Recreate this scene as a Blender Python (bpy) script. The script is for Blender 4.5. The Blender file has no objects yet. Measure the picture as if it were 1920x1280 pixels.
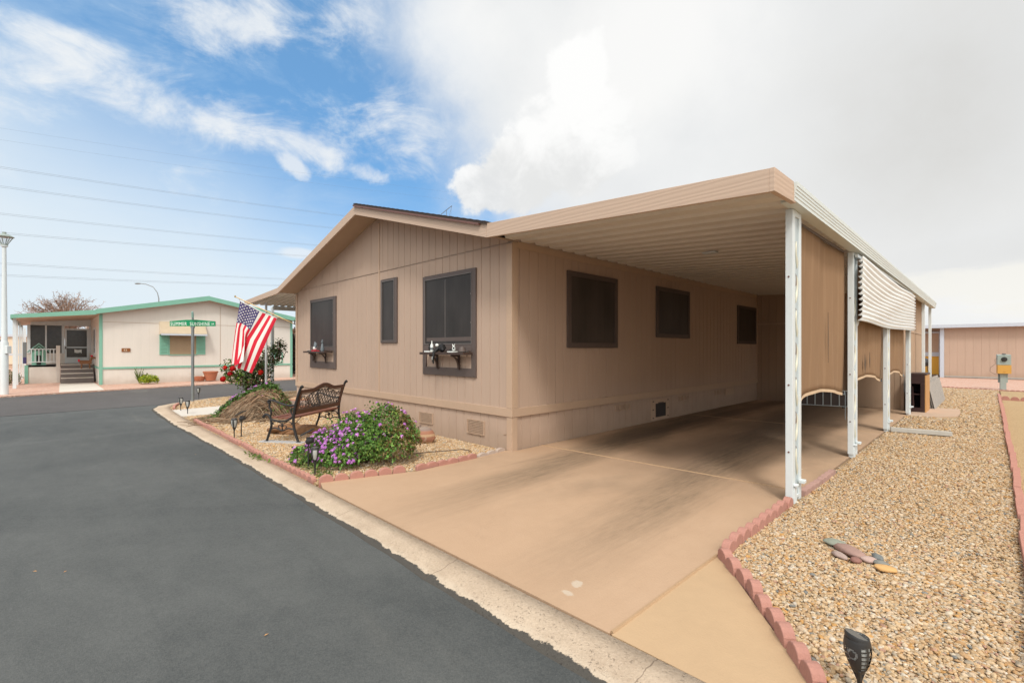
import bpy, bmesh, math, random
import numpy as np
from mathutils import Vector, Matrix
from math import radians as R, sin, cos, pi, sqrt
random.seed(7); rng = np.random.default_rng(11)
S = bpy.context.scene; COL = S.collection
# ------------------------------------------------------------------ camera
AZ = R(45.6); cA, sA = cos(AZ), sin(AZ)
CAM = (4.942, -4.840, 1.5)
cd = bpy.data.cameras.new("Camera"); cam = bpy.data.objects.new("Camera", cd); COL.objects.link(cam)
cam.location = CAM; cam.rotation_euler = (R(90), 0, AZ)
cd.sensor_width = 36; cd.lens = 36 * 890 / 1920; cd.shift_y = 14 / 1920
cd.clip_start = .05; cd.clip_end = 3000
S.camera = cam
S.view_settings.view_transform = 'Standard'; S.view_settings.look = 'None'
S.view_settings.exposure = 0.0; S.view_settings.gamma = 1
# ------------------------------------------------------------------ sun
SUN_EL, SUN_DIR = 52, (0.62, -0.60)          # veiled sun, high, behind and right of the viewer
sd = bpy.data.lights.new("Sun", 'SUN'); sun = bpy.data.objects.new("Sun", sd); COL.objects.link(sun)
sd.energy = 2.0; sd.angle = R(11); sd.color = (1, .965, .91)
hx, hy = SUN_DIR; hl = math.hypot(hx, hy); sx, sy = hx / hl * cos(R(SUN_EL)), hy / hl * cos(R(SUN_EL))
sunv = Vector((sx, sy, sin(R(SUN_EL))))
sun.rotation_euler = sunv.to_track_quat('Z', 'Y').to_euler()
# ------------------------------------------------------------------ sky: nishita with procedural clouds
W = bpy.data.worlds.new("World"); S.world = W; W.use_nodes = True
nt = W.node_tree; nt.nodes.clear()
def nd(t, **k):
    n = nt.nodes.new(t)
    for a, b in k.items(): setattr(n, a, b)
    return n
def mth(op, a, b=None, c=None, clamp=False):
    n = nd('ShaderNodeMath', operation=op); n.use_clamp = clamp
    for i, v in enumerate((a, b, c)):
        if v is None: continue
        if isinstance(v, (int, float)): n.inputs[i].default_value = v
        else: nt.links.new(v, n.inputs[i])
    return n.outputs[0]
def add(a, b): return mth('ADD', a, b)
def sub(a, b): return mth('SUBTRACT', a, b)
def mul(a, b): return mth('MULTIPLY', a, b)
def mx(a, b): return mth('MAXIMUM', a, b)
def sstep(v, a, b):
    n = nd('ShaderNodeMapRange', interpolation_type='SMOOTHSTEP')
    nt.links.new(v, n.inputs[0]); n.inputs[1].default_value = a; n.inputs[2].default_value = b
    return n.outputs[0]
def mixc(f, a, b):
    n = nd('ShaderNodeMix', data_type='RGBA')
    for s, v in ((n.inputs[0], f), (n.inputs[6], a), (n.inputs[7], b)):
        if isinstance(v, (int, float)): s.default_value = v
        elif isinstance(v, tuple): s.default_value = (*v, 1)
        else: nt.links.new(v, s)
    return n.outputs[2]
tc = nd('ShaderNodeTexCoord'); sep = nd('ShaderNodeSeparateXYZ'); nt.links.new(tc.outputs['Generated'], sep.inputs[0])
X_, Y_, Z_ = sep.outputs
def noise(scale, detail=6, rough=.55, sc=(1, 1, 1), off=(0, 0, 0), dist=0):
    m = nd('ShaderNodeMapping'); m.inputs['Scale'].default_value = sc; m.inputs['Location'].default_value = off
    m.inputs['Rotation'].default_value = (0, 0, -AZ)
    nt.links.new(tc.outputs['Generated'], m.inputs[0])
    n = nd('ShaderNodeTexNoise'); n.inputs['Scale'].default_value = scale; n.inputs['Detail'].default_value = detail
    n.inputs['Roughness'].default_value = rough; n.inputs['Distortion'].default_value = dist
    nt.links.new(m.outputs[0], n.inputs['Vector']); return sub(n.outputs['Fac'], .5)
az = mul(mth('ARCTAN2', add(mul(X_, cA), mul(Y_, sA)), add(mul(X_, -sA), mul(Y_, cA))), 180 / pi)
el = mul(mth('ARCSINE', Z_), 180 / pi)
def gauss(a0, e0, wa, we, rot=0):
    da, de = sub(az, a0), sub(el, e0)
    u = add(mul(da, cos(R(rot))), mul(de, sin(R(rot)))); v = sub(mul(de, cos(R(rot))), mul(da, sin(R(rot))))
    q = add(mth('POWER', mul(u, 1 / wa), 2), mth('POWER', mul(v, 1 / we), 2))
    return mth('EXPONENT', mul(q, -1))
n1 = noise(5, 8, .6); n2 = noise(11, 8, .62, off=(3, 1, 2), dist=.3); n3 = noise(6.5, 9, .66, sc=(.75, 1, 2.2), off=(1, 5, 2), dist=.6); n4 = noise(2.6, 5, .5, off=(7, 3, 1))
# overcast sheet filling the right and back of the sky
s_ = add(add(az, 3.5), mul(sub(el, 14.7), .68))
over = sstep(add(s_, add(mul(n1, 16), mul(n2, 8))), -6, 9)
over = mx(over, sstep(mth('ABSOLUTE', az), 75, 115))
over = mx(over, sstep(el, 48, 62))
# cirrus streaks
cir = mx(mx(gauss(-33, 22.3, 15, 3.2, -3), gauss(-23.5, 21.6, 7, 2.2, -16)), mx(gauss(-30.5, 30.5, 7, 3.4, 18), mul(gauss(-13.5, 24.3, 5, 4.4, -35), .95)))
cir = mx(cir, mx(gauss(-43.5, 24, 5, 3, 8), mx(mul(gauss(-18, 33.5, 6, 2.4, 12), .7), mul(gauss(-52, 22, 8, 9), .75))))
cir = sstep(add(cir, add(mul(n3, 2.3), mul(n2, 1.5))), .22, 1.30)
puff = sstep(add(mx(gauss(-24.8, 19.3, 3.2, 1.6, -30), gauss(-17.3, 19.6, 3.8, 1.5, -12)), add(mul(n2, 1.8), mul(n3, 1.2))), .5, 1.1)
low = sstep(add(add(mul(gauss(-44, 9, 30, 4), .25), mul(gauss(-24, 10.4, 2.4, .7), .9)), mul(n3, 1.2)), .42, .9)
veil = mul(sstep(add(add(el, mul(add(az, 30), .30)), add(mul(n4, 10), mul(n3, 8))), 24, 4), .92)
cir = mx(mx(mul(cir, add(.74, mul(n3, .9))), mul(puff, .72)), mul(low, .6))
# cumulus heap
cf = mx(mx(gauss(1.0, 20.6, 7.2, 5.0, 20), gauss(9, 23.5, 6, 6.5)), mx(gauss(8.2, 29.3, 3.6, 5.0, -20), gauss(-3.5, 18.7, 4.2, 3.2)))
cum = sstep(add(cf, add(mul(n2, 1.05), mul(n1, .5))), .36, .56)
cum = mul(cum, sstep(az, 18, 10))
sky = nd('ShaderNodeTexSky', sky_type='NISHITA'); sky.sun_disc = False
sky.sun_elevation = R(SUN_EL); sky.sun_rotation = math.atan2(hx, hy); sky.air_density = 1.0; sky.dust_density = .4; sky.ozone_density = 2.2
K = 10.0                                     # clouds are given in picture units; the Background runs at 0.1
blue = nd('ShaderNodeMix', data_type='RGBA', blend_type='MULTIPLY'); blue.inputs[0].default_value = 1
nt.links.new(sky.outputs[0], blue.inputs[6]); blue.inputs[7].default_value = (.92, 1.28, 1.5, 1)
def c10(r, g, b): return (r * K, g * K, b * K)
pale = mixc(.40, blue.outputs[2], c10(.26, .58, .98))
c = mixc(mth('MULTIPLY', add(add(.04, mul(n3, 1.5)), mul(sub(-26, az), .014)), .8, clamp=True), pale, c10(.62, .78, .93))
c = mixc(veil, c, c10(.80, .88, .93))
c = mixc(cir, c, c10(.90, .92, .93))
shade_ = mth('MULTIPLY', add(add(.5, mul(n4, 2.0)), add(mul(n1, 1.2), mul(n2, .5))), 1, clamp=True)
bright = mx(mul(gauss(17, 33, 15, 11, 25), 1.0), mx(mul(gauss(46, 4, 9, 3.2), .75), mul(gauss(-6, 33, 10, 7), .55)))
grey = mx(gauss(41, 21, 12, 13), mul(gauss(44, 8, 12, 4), .55))
oc = mixc(shade_, c10(.80, .815, .825), c10(.90, .91, .91))
oc = mixc(mul(grey, add(.62, mul(n1, 1.2))), oc, c10(.67, .665, .645))
oc = mixc(sstep(add(bright, mul(n1, .8)), .15, .95), oc, c10(.95, .95, .94))
# blue-grey thin rim where the sheet tears open
oc = mixc(mul(sstep(add(s_, mul(n1, 12)), 17, -1), .62), oc, c10(.69, .77, .87))
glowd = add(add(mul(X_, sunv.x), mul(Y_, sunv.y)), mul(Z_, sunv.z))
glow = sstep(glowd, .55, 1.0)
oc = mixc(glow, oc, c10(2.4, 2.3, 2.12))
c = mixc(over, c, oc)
# cumulus has its own sunlit crest and greyer base
cshade = sstep(add(add(mul(sub(el, 20), .045), add(mul(n2, 1.9), mul(n1, 1.2))), mul(gauss(4, 19, 6, 4), -.55)), -.5, .3)
cc = mixc(cshade, c10(.80, .805, .80), c10(1.0, 1.0, .99))
c = mixc(mul(cum, .93), c, cc)
horiz = mul(sstep(el, 7, 0), sstep(az, 5, 30))
c = mixc(mul(sstep(add(mul(gauss(46, 5.0, 16, 3.4), .85), add(mul(n3, 1.6), mul(n1, .8))), .45, .80), .85), c, c10(.93, .915, .86))
c = mixc(sstep(Z_, -.005, -.03), c, c10(.38, .30, .22))
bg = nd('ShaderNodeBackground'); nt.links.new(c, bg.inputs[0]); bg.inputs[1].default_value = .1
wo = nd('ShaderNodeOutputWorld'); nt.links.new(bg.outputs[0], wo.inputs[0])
# ------------------------------------------------------------------ materials (all procedural)
BS = None; CO = None
def begin(name, rough=.6, metal=0, spec=.5, coord='Object'):
    global nt, BS, CO
    m = bpy.data.materials.new(name); m.use_nodes = True; nt = m.node_tree; nt.nodes.clear()
    BS = nd('ShaderNodeBsdfPrincipled'); o = nd('ShaderNodeOutputMaterial'); nt.links.new(BS.outputs[0], o.inputs[0])
    BS.inputs['Roughness'].default_value = rough; BS.inputs['Metallic'].default_value = metal
    BS.inputs['Specular IOR Level'].default_value = spec
    CO = nd('ShaderNodeTexCoord').outputs[coord]
    return m
def pn(scale, detail=4, rough=.55, sc=(1, 1, 1), dist=0):
    v = CO
    if sc != (1, 1, 1):
        mp = nd('ShaderNodeMapping'); mp.inputs['Scale'].default_value = sc; nt.links.new(v, mp.inputs[0]); v = mp.outputs[0]
    n = nd('ShaderNodeTexNoise'); n.inputs['Scale'].default_value = scale; n.inputs['Detail'].default_value = detail
    n.inputs['Roughness'].default_value = rough; n.inputs['Distortion'].default_value = dist
    nt.links.new(v, n.inputs['Vector']); return sub(n.outputs['Fac'], .5)
def vor(scale, feat='F1', out='Distance', sc=(1, 1, 1)):
    v = CO
    if sc != (1, 1, 1):
        mp = nd('ShaderNodeMapping'); mp.inputs['Scale'].default_value = sc; nt.links.new(v, mp.inputs[0]); v = mp.outputs[0]
    n = nd('ShaderNodeTexVoronoi', feature=feat); n.inputs['Scale'].default_value = scale
    nt.links.new(v, n.inputs['Vector']); return n.outputs[out]
def setcol(c):
    if isinstance(c, tuple): BS.inputs['Base Color'].default_value = (*c, 1)
    else: nt.links.new(c, BS.inputs['Base Color'])
def bump(h, dist=.01, strength=1):
    b = nd('ShaderNodeBump'); b.inputs['Distance'].default_value = dist; b.inputs['Strength'].default_value = strength
    nt.links.new(h, b.inputs['Height']); nt.links.new(b.outputs[0], BS.inputs['Normal'])
def rgb(r, g, b):      # sRGB 0-255 -> linear
    return tuple((x / 255 / 12.92) if x / 255 < .04045 else ((x / 255 + .055) / 1.055) ** 2.4 for x in (r, g, b))
def sc_(c, k): return tuple(x * k for x in c)
def M(name, col, rough=.6, var=.12, vs=6, bs=0, bd=.002, metal=0, spec=.5, grime=0, sc=(1, 1, 1)):
    m = begin(name, rough, metal, spec)
    f = add(.5, add(mul(pn(vs, 5, .6, sc), 1.3), mul(pn(vs * 9, 3, .6, sc), .7)))
    c = mixc(mth('MULTIPLY', f, 1, clamp=True), sc_(col, 1 - var), sc_(col, 1 + var))
    if grime:
        g = sstep(pn(vs * .5, 6, .65, sc), .02, .3); c = mixc(mul(g, grime), c, sc_((.16, .12, .085), .8))
    setcol(c)
    if bs: bump(pn(bs, 4, .6, sc), bd)
    return m
TAN = (.485, .357, .275)
def siding_mat(name, col, streak=.075):
    m = begin(name, .75, 0, .25)
    f = add(.5, add(mul(pn(3, 6, .6, (1, 1, .12)), 1.1), add(mul(pn(34, 4, .6, (1, 1, .04)), .7), mul(pn(1.2, 3), .6))))
    c = mixc(mth('MULTIPLY', f, 1, clamp=True), sc_(col, 1 - streak), sc_(col, 1 + streak * .75))
    sp = nd('ShaderNodeSeparateXYZ'); nt.links.new(CO, sp.inputs[0])
    low_tone = mul(sstep(add(sp.outputs[2], mul(pn(2.2, 5, .6), .5)), .42, .02), .34)      # patchy brown tone, stronger towards the bottom of the boards
    c = mixc(low_tone, c, (.30, .215, .145))
    setcol(c); bump(pn(60, 4, .65, (1, 1, .06)), .0022)
    return m
MT = {}
MT['tan'] = siding_mat('tan_siding', TAN)
MT['tan_dark'] = siding_mat('dark_tan_shed_siding', (.44, .31, .215))  # slightly darker tan than the home siding
MT['white_siding'] = siding_mat('cream_siding', (.69, .645, .585), .05)
MT['tan_trim'] = M('tan_trim', (.50, .355, .25), .6, .06, 3, 40, .0015)
def wood_paint(name, col):
    m = begin(name, .6, 0, .3)
    wv = nd('ShaderNodeTexWave', wave_type='RINGS', rings_direction='X'); wv.inputs['Scale'].default_value = 5; wv.inputs['Distortion'].default_value = 9
    wv.inputs['Detail'].default_value = 2; wv.inputs['Detail Scale'].default_value = .8
    mp = nd('ShaderNodeMapping'); mp.inputs['Scale'].default_value = (.12, .3, 1.5); nt.links.new(CO, mp.inputs[0]); nt.links.new(mp.outputs[0], wv.inputs['Vector'])
    setcol(mixc(wv.outputs['Fac'], sc_(col, .97), sc_(col, 1.012))); bump(wv.outputs['Fac'], .002, .5); return m
MT['fascia'] = wood_paint('painted_fascia_wood', (.545, .402, .305))
MT['soffit'] = M('soffit_board', (.44, .31, .215), .7, .06)
MT['shingle'] = M('brown_shingle', (.055, .038, .032), .9, .3, 9, 40, .006)
MT['rust_edge'] = M('rust_brown_drip_edge', (.16, .075, .06), .6, .15)
MT['bronze'] = M('dark_bronze_trim', (.105, .078, .068), .55, .12, 9, 60, .001)
MT['steel_edge'] = M('grey_screen_frame', (.155, .135, .125), .4, .1)
def screen_mat(name, base, rough=.35):
    m = begin(name, rough, 0, .22)
    f = add(.5, add(mul(pn(1.6, 4, .6, (1, 1, .5)), 1.4), mul(pn(26, 2, .5, (1, 1, .03)), .35)))
    c = mixc(mth('MULTIPLY', f, 1, clamp=True), sc_(base, .5), sc_(base, 1.7)); setcol(c)  # uneven tone suggests reflections and curtains, put into the screen colour
    h = mul(mth('SINE', mul(pn(1, 0), 1)), 1); return m
MT['screen'] = screen_mat('solar_screen', (.035, .031, .029), .42)
MT['screen_dark'] = screen_mat('dark_solar_screen', (.054, .044, .037), .4)
MT['shelf'] = M('stained_shelf_wood', (.055, .032, .024), .55, .25, 10, 30, .002)
MT['white_metal'] = M('white_painted_metal', (.66, .71, .72), .42, .05, 4, 0, .001, 0, .5, .16)
MT['white_flute'] = M('offwhite_gutter_metal', (.63, .675, .655), .42, .05, 4, 0, .001, 0, .5, .12)
MT['ceiling'] = M('corrugated_ceiling_white', (.69, .635, .56), .5, .07, 2.5, 0, .001, 0, .4, .10)
MT['rib_white'] = M('ribbed_white_metal', (.78, .79, .78), .38, .05, 6, 0, .001, 0, .5, .10)
def cloth_mat():
    m = begin('brown_shade_cloth', .9, 0, .1)
    sp = nd('ShaderNodeSeparateXYZ'); nt.links.new(CO, sp.inputs[0])
    stripe = mth('SINE', mul(sp.outputs[1], 2 * pi * 3.1))
    st = sstep(add(stripe, mul(pn(2.2, 4), 1.6)), .55, 1.1)
    weave = mul(mth('SINE', mul(sp.outputs[2], 420)), mth('SINE', mul(sp.outputs[1], 420)))
    f = add(add(.42, mul(pn(5, 5, .6, (1, 1, .25)), 1.2)), mul(pn(90, 2), .7))
    c = mixc(mth('MULTIPLY', f, 1, clamp=True), (.265, .165, .096), (.32, .20, .118)); c = mixc(mul(st, .16), c, (.44, .295, .185))
    setcol(c); bump(weave, .0012, .6); return m
MT['cloth'] = cloth_mat()
MT['hem'] = M('pale_hem_tape', (.60, .44, .29), .85, .1, 14, 90, .001)
# ground materials
def road_mat(name, a, b):
    m = begin(name, .82, 0, .3)
    big = add(mul(pn(.35, 4, .55, (1, .55, 1), 1.5), 1.5), mul(pn(1.5, 5, .6, (.5, 1.6, 1), .8), .8))
    f = add(.5, add(big, add(mul(pn(95, 3, .8), 1.9), mul(pn(9, 5, .7), .5))))
    c = mixc(mth('MULTIPLY', f, 1, clamp=True), a, b)
    fl = sstep(vor(38), .075, .03); pick = sstep(pn(17, 2), .08, .16)
    c = mixc(mul(mul(fl, pick), .8), c, (.34, .31, .26))
    dk = sstep(pn(.9, 5, .65, (.35, 2.0, 1), .6), .10, .34); c = mixc(mul(dk, .28), c, sc_(a, .62))
    dust = sstep(pn(.55, 5, .6, (.25, 1.6, 1), 1.0), .08, .32); c = mixc(mul(dust, .55), c, (.19, .182, .16))
    setcol(c); bump(add(pn(170, 3, .7), mul(pn(40, 2), .7)), .0045); return m
MT['road'] = road_mat('asphalt_sealed_grey', (.058, .063, .063), (.122, .126, .121))
MT['road2'] = road_mat('asphalt_cross_street', (.082, .076, .074), (.116, .108, .104))
def gutter_mat():
    m = begin('gutter_concrete', .88, 0, .2)
    f = add(.5, add(mul(pn(2.5, 6, .65), 1.2), mul(pn(70, 4, .7), 1.2)))
    c = mixc(mth('MULTIPLY', f, 1, clamp=True), (.38, .285, .205), (.62, .50, .375))
    pit = sstep(add(pn(48, 3, .75), mul(pn(150, 2), .5)), .10, .26); c = mixc(mul(pit, mul(sstep(pn(4, 4), -.12, .2), .5)), c, (.2, .145, .10))
    at = nd('ShaderNodeAttribute', attribute_name='edge').outputs['Fac']      # 0 at the asphalt side, 1 at the bed
    seal = sstep(add(at, add(mul(pn(3.2, 6, .72), .5), mul(pn(17, 5, .7), .14))), .17, .14)
    c = mixc(mul(seal, .93), c, (.05, .05, .047))
    lip = sstep(add(at, mul(pn(9, 5, .7), .28)), .34, .16); c = mixc(mul(mul(lip, sub(1, seal)), .35), c, (.64, .55, .43))
    sp = nd('ShaderNodeSeparateXYZ'); nt.links.new(CO, sp.inputs[0])
    jx = mth('ABSOLUTE', sub(mth('FRACT', mul(add(sp.outputs[0], mul(pn(7, 3), .07)), 1 / 1.52)), .5))
    jo = sstep(jx, .0028, .0010); c = mixc(mul(jo, .6), c, (.12, .085, .06))
    setcol(c); bump(add(mul(pn(90, 4, .7), 1), mul(pit, -.8)), .006); return m
MT['gutter'] = gutter_mat()
def drive_mat():
    m = begin('painted_tan_concrete', .8, 0, .28)
    sp = nd('ShaderNodeSeparateXYZ'); nt.links.new(CO, sp.inputs[0]); x, y = sp.outputs[0], sp.outputs[1]
    f = add(.5, add(mul(pn(.8, 5, .6), .9), add(mul(pn(6, 5, .65), .5), mul(pn(120, 2, .6), .25))))
    c = mixc(mth('MULTIPLY', f, 1, clamp=True), (.415, .272, .172), (.505, .348, .230))
    n = pn(1.9, 6, .6, (2.2, .3, 1), .3); nf = pn(14, 5, .7, (2.2, .35, 1))
    def band(cx, w, slope=0.0, ):
        d = mth('ABSOLUTE', add(sub(x, cx), mul(y, slope)))
        return sstep(add(d, mul(n, w * 1.1)), w, w * .1)
    fade = sstep(y, -3.5, -.2); t1 = mul(band(.93, .58, .13), fade)
    t2 = mul(band(2.58, .56, .12), mul(fade, .9))
    oil = mul(sstep(add(mth('ABSOLUTE', sub(x, 1.95)), mul(n, .7)), .8, .1), sstep(y, -.6, 2.5))
    deep = sstep(add(y, mul(n, 1.5)), .1, 3.0)
    tt = mth('MULTIPLY', mul(mx(t1, t2), add(.80, add(mul(nf, 1.3), mul(pn(6, 6, .68, (2.6, .16, 1)), 1.3)))), 1, clamp=True)
    c = mixc(mul(tt, add(.66, mul(deep, .30))), c, (.135, .10, .064))
    c = mixc(mul(oil, .55), c, (.12, .085, .064))
    big = sstep(add(pn(.75, 5, .6, (1, .6, 1)), mul(deep, .16)), .02, .30); c = mixc(mul(mul(big, sstep(y, -2.9, .4)), .55), c, (.22, .16, .108))
    drip = sstep(add(mth('ABSOLUTE', sub(x, .62)), mul(n, .6)), .5, .05); c = mixc(mul(mul(drip, sstep(y, .6, 2.6)), .62), c, (.085, .058, .042))
    wear = mul(sstep(pn(3.0, 6, .7), .20, .30), sstep(pn(.7, 2), .0, .22)); c = mixc(mul(wear, .30), c, (.55, .46, .36))
    scr = mul(sstep(pn(9, 5, .7, (1.4, .5, 1)), .15, .19), mul(sstep(x, 3.0, 3.2), mul(sstep(y, .8, 1.4), sstep(y, 4.0, 3.0)))); c = mixc(scr, c, (.66, .57, .42))
    dot = mx(sstep(add(mth('SQRT', add(mth('POWER', sub(x, 3.08), 2), mth('POWER', add(y, 2.44), 2))), mul(pn(24, 3), .07)), .045, .03),
             sstep(add(mth('SQRT', add(mth('POWER', sub(x, 3.11), 2), mth('POWER', mul(add(y, 2.57), 2), 2))), mul(pn(24, 3), .09)), .055, .03))
    c = mixc(mul(dot, .55), c, (.56, .50, .41))
    sk = sstep(pn(22, 5, .7, (2.4, .16, 1)), .04, .3); c = mixc(mul(mul(sk, add(.35, tt)), .34), c, (.22, .14, .085))
    pore = sstep(pn(55, 3, .7), .16, .3); c = mixc(mul(pore, .22), c, (.2, .13, .08)); crk = sstep(mth('ABSOLUTE', pn(1.1, 6, .62, (1, .6, 1), .5)), .004, .0012); c = mixc(mul(crk, .05), c, (.15, .1, .07))
    setcol(c); bump(add(pn(70, 4, .6), mul(pn(6, 3), .5)), .003); return m
MT['drive'] = drive_mat()
MT['drive_side'] = M('pale_tan_concrete', (.475, .325, .19), .82, .07, 1.2, 80, .002)
MT['joint'] = M('joint_sealant_tan', (.40, .262, .15), .8, .1, 8, 0)
def gravel_base(name, a, b, d, vsc=34):
    m = begin(name, .9, 0, .2)
    cv = vor(vsc, 'F1', 'Color'); dv = vor(vsc)
    s2 = nd('ShaderNodeSeparateColor'); nt.links.new(cv, s2.inputs[0])
    c = mixc(s2.outputs[0], a, b); c = mixc(sstep(s2.outputs[1], .8, .95), c, d)
    c = mixc(mul(add(pn(1.1, 4), .2), .35), c, sc_(a, .7))
    setcol(c); bump(mul(dv, -1), .02); return m
MT['gravel_base'] = gravel_base('tan_gravel_ground', (.36, .235, .12), (.52, .385, .225), (.30, .27, .235))
MT['gravel_far'] = gravel_base('pale_neighbour_gravel', (.50, .35, .19), (.58, .42, .245), (.44, .29, .15), 60)
MT['pink_gravel'] = gravel_base('pink_crushed_rock', (.52, .30, .225), (.62, .42, .33), (.60, .48, .40), 26)
MT['dirt'] = M('desert_ground', (.42, .31, .2), .9, .12, .5, 20, .01)
MT['walk'] = M('pale_concrete_walk', (.60, .555, .49), .85, .08, 3, 60, .002)
MT['grey_paver'] = M('grey_paver', (.40, .39, .38), .85, .1, 6, 60, .003)
MT['pinkslab'] = M('pinkish_slab', (.46, .33, .24), .85, .08, 2, 60, .002)
MT['red_edge'] = M('terracotta_edging', (.42, .205, .16), .88, .16, 9, 70, .004, grime=.15)
MT['red_edge_old'] = M('faded_mauve_edging', (.40, .245, .205), .9, .14, 9, 70, .004)
MT['grey_edge'] = M('faded_grey_edging', (.46, .37, .31), .9, .12, 9, 70, .004)
MT['black_plastic'] = M('black_plastic', (.028, .027, .027), .45, .2, 12)
MT['post_panel'] = M('bluish_post_panel', (.46, .53, .55), .45, .06)
MT['hem_white'] = M('cream_scroll_metal', (.66, .64, .52), .5, .06)
MT['sheet_grey'] = M('weathered_grey_sheet', (.36, .33, .30), .55, .1, 5)
m_ = begin('clear_lantern_glass', .05); t_ = nd('ShaderNodeBsdfTransparent'); g_ = nd('ShaderNodeMixShader'); g_.inputs[0].default_value = .22; nt.links.new(t_.outputs[0], g_.inputs[1]); nt.links.new(BS.outputs[0], g_.inputs[2])
nt.links.new(g_.outputs[0], [n for n in nt.nodes if n.type == 'OUTPUT_MATERIAL'][0].inputs[0]); setcol((.7, .75, .8)); MT['clear_glass'] = m_
MT['lens'] = M('frosted_lens', (.42, .43, .41), .35, .05)
MT['solar'] = M('grey_solar_cap', (.10, .098, .088), .3, .1)
MT['iron'] = M('cast_iron_black', (.017, .016, .016), .42, .25, 18, 60, .001)
MT['iron_bronze'] = M('bronzed_cast_iron', (.036, .026, .019), .45, .35, 18, 60, .001)
MT['bench_wood'] = M('reddish_bench_slat', (.20, .072, .042), .5, .3, 9, 40, .002, sc=(.15, 1, 1))
MT['bench_dark'] = M('dark_bench_rail', (.085, .032, .018), .45, .3, 9, 40, .002, sc=(.15, 1, 1))
MT['green_trim'] = M('sea_green_trim', (.20, .44, .335), .6, .08, 3)
MT['green_sign'] = M('street_sign_green', (.0, .245, .098), .4, .06, 3)
MT['galv'] = M('galvanised_post', (.23, .25, .255), .5, .15, 7, 0, .001, .4)
MT['sign_back'] = M('faded_green_sign_edge', (.20, .38, .31), .5, .12, 7)
MT['letter'] = M('white_lettering', (.82, .84, .80), .5, .02)
MT['dark_glass'] = M('dark_porch_screen', (.045, .042, .036), .12, .6, 1.1)
MT['porch_floor'] = M('porch_grey_boards', (.17, .145, .135), .7, .1, 5)
MT['tan_awning'] = M('cream_awning_slats', (.70, .60, .46), .5, .04)
MT['blind'] = M('tan_window_blind', (.36, .265, .165), .7, .08, 3)
MT['wood_brown'] = M('rustic_brown_wood', (.22, .10, .045), .75, .25, 12)
MT['terracotta'] = M('terracotta_pot', (.40, .145, .075), .8, .15, 9)
MT['plaque'] = M('brown_wood_plaque', (.24, .085, .02), .6, .2, 30)
MT['espresso'] = M('espresso_cabinet', (.035, .013, .011), .5, .25, 8)
MT['ply'] = M('orange_plywood', (.52, .275, .10), .65, .12, 5, sc=(1, 1, .2))
MT['black'] = M('black_matte', (.012, .011, .011), .6, .2)
MT['meter_grey'] = M('grey_green_meter_box', (.30, .35, .32), .5, .08)
MT['meter_yellow'] = M('yellow_meter_box', (.58, .31, .06), .5, .08)
MT['yellow_door'] = M('yellow_panel', (.68, .36, .04), .6, .1)
MT['far_white'] = M('white_far_trim', (.52, .57, .64), .5, .04)
MT['concrete_bar'] = M('pale_concrete_bar', (.40, .375, .33), .8, .1, 8, 50, .003)
MT['brass'] = M('brass_pole', (.42, .30, .14), .35, .1, 4, metal=.5)
MT['flag_red'] = M('flag_red', (.60, .006, .030), .75, .06, 5, 300, .0005)
MT['flag_white'] = M('flag_white', (.74, .72, .68), .75, .04, 5, 300, .0005)
MT['flag_blue'] = M('flag_navy', (.062, .048, .145), .75, .1, 5, 300, .0005)
MT['sandstone'] = M('sandstone_rock', (.25, .125, .055), .85, .45, 5, 24, .02, grime=.5)
MT['steel_wire'] = M('grey_wire', (.16, .19, .21), .5, .05)
MT['lattice'] = M('steel_lattice', (.12, .15, .20), .5, .1)
MT['bark'] = M('grey_bark', (.12, .085, .06), .9, .25, 14, 40, .004)
MT['car_black'] = M('black_car_paint', (.012, .012, .014), .2, .1)
MT['yellow_strip'] = M('yellow_strip', (.5, .42, .02), .6, .1)
def attr_mat(name, rough=.8, spec=.25, sub_=0, bsc=0, bd=.001, transl=0):
    m = begin(name, rough, 0, spec)
    a = nd('ShaderNodeAttribute', attribute_name='Col'); c = a.outputs['Color']
    if bsc:
        v = add(.82, mul(pn(bsc, 4, .65), 1.1)); mm = nd('ShaderNodeMix', data_type='RGBA', blend_type='MULTIPLY'); mm.inputs[0].default_value = 1
        nt.links.new(c, mm.inputs[6]); cb = nd('ShaderNodeCombineColor'); [nt.links.new(v, cb.inputs[i]) for i in range(3)]; nt.links.new(cb.outputs[0], mm.inputs[7]); c = mm.outputs[2]
        bump(pn(bsc * 1.5, 3, .6), bd)
    setcol(c)
    if transl:
        t = nd('ShaderNodeBsdfTranslucent'); nt.links.new(a.outputs['Color'], t.inputs[0]); ms = nd('ShaderNodeMixShader'); ms.inputs[0].default_value = transl
        nt.links.new(BS.outputs[0], ms.inputs[1]); nt.links.new(t.outputs[0], ms.inputs[2])
        o = [n for n in nt.nodes if n.type == 'OUTPUT_MATERIAL'][0]; nt.links.new(ms.outputs[0], o.inputs[0])
    return m
MT['pebble'] = attr_mat('river_pebble', .75, .3, 0, 90, .0015)
MT['leaf'] = attr_mat('leaf', .55, .3, transl=.25)
MT['petal'] = attr_mat('petal', .65, .2, transl=.25)
MT['stem'] = attr_mat('dry_stem', .85, .15)
def striped_pot():
    m = begin('striped_clay_pot', .75, 0, .3)
    sp = nd('ShaderNodeSeparateXYZ'); nt.links.new(CO, sp.inputs[0])
    z = add(mul(sp.outputs[2], 1), mul(pn(4, 3), .02)); w = mth('FRACT', mul(z, 8.5)); w2 = mth('FRACT', mul(z, 3.1))
    c = mixc(sstep(w, .25, .4), (.50, .33, .20), (.36, .17, .105)); c = mixc(mul(sstep(w2, .6, .7), .8), c, (.24, .20, .18)); c = mixc(sstep(pn(12, 4), .1, .3), c, (.6, .5, .38))
    setcol(c); bump(pn(30, 4), .004); return m
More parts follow.
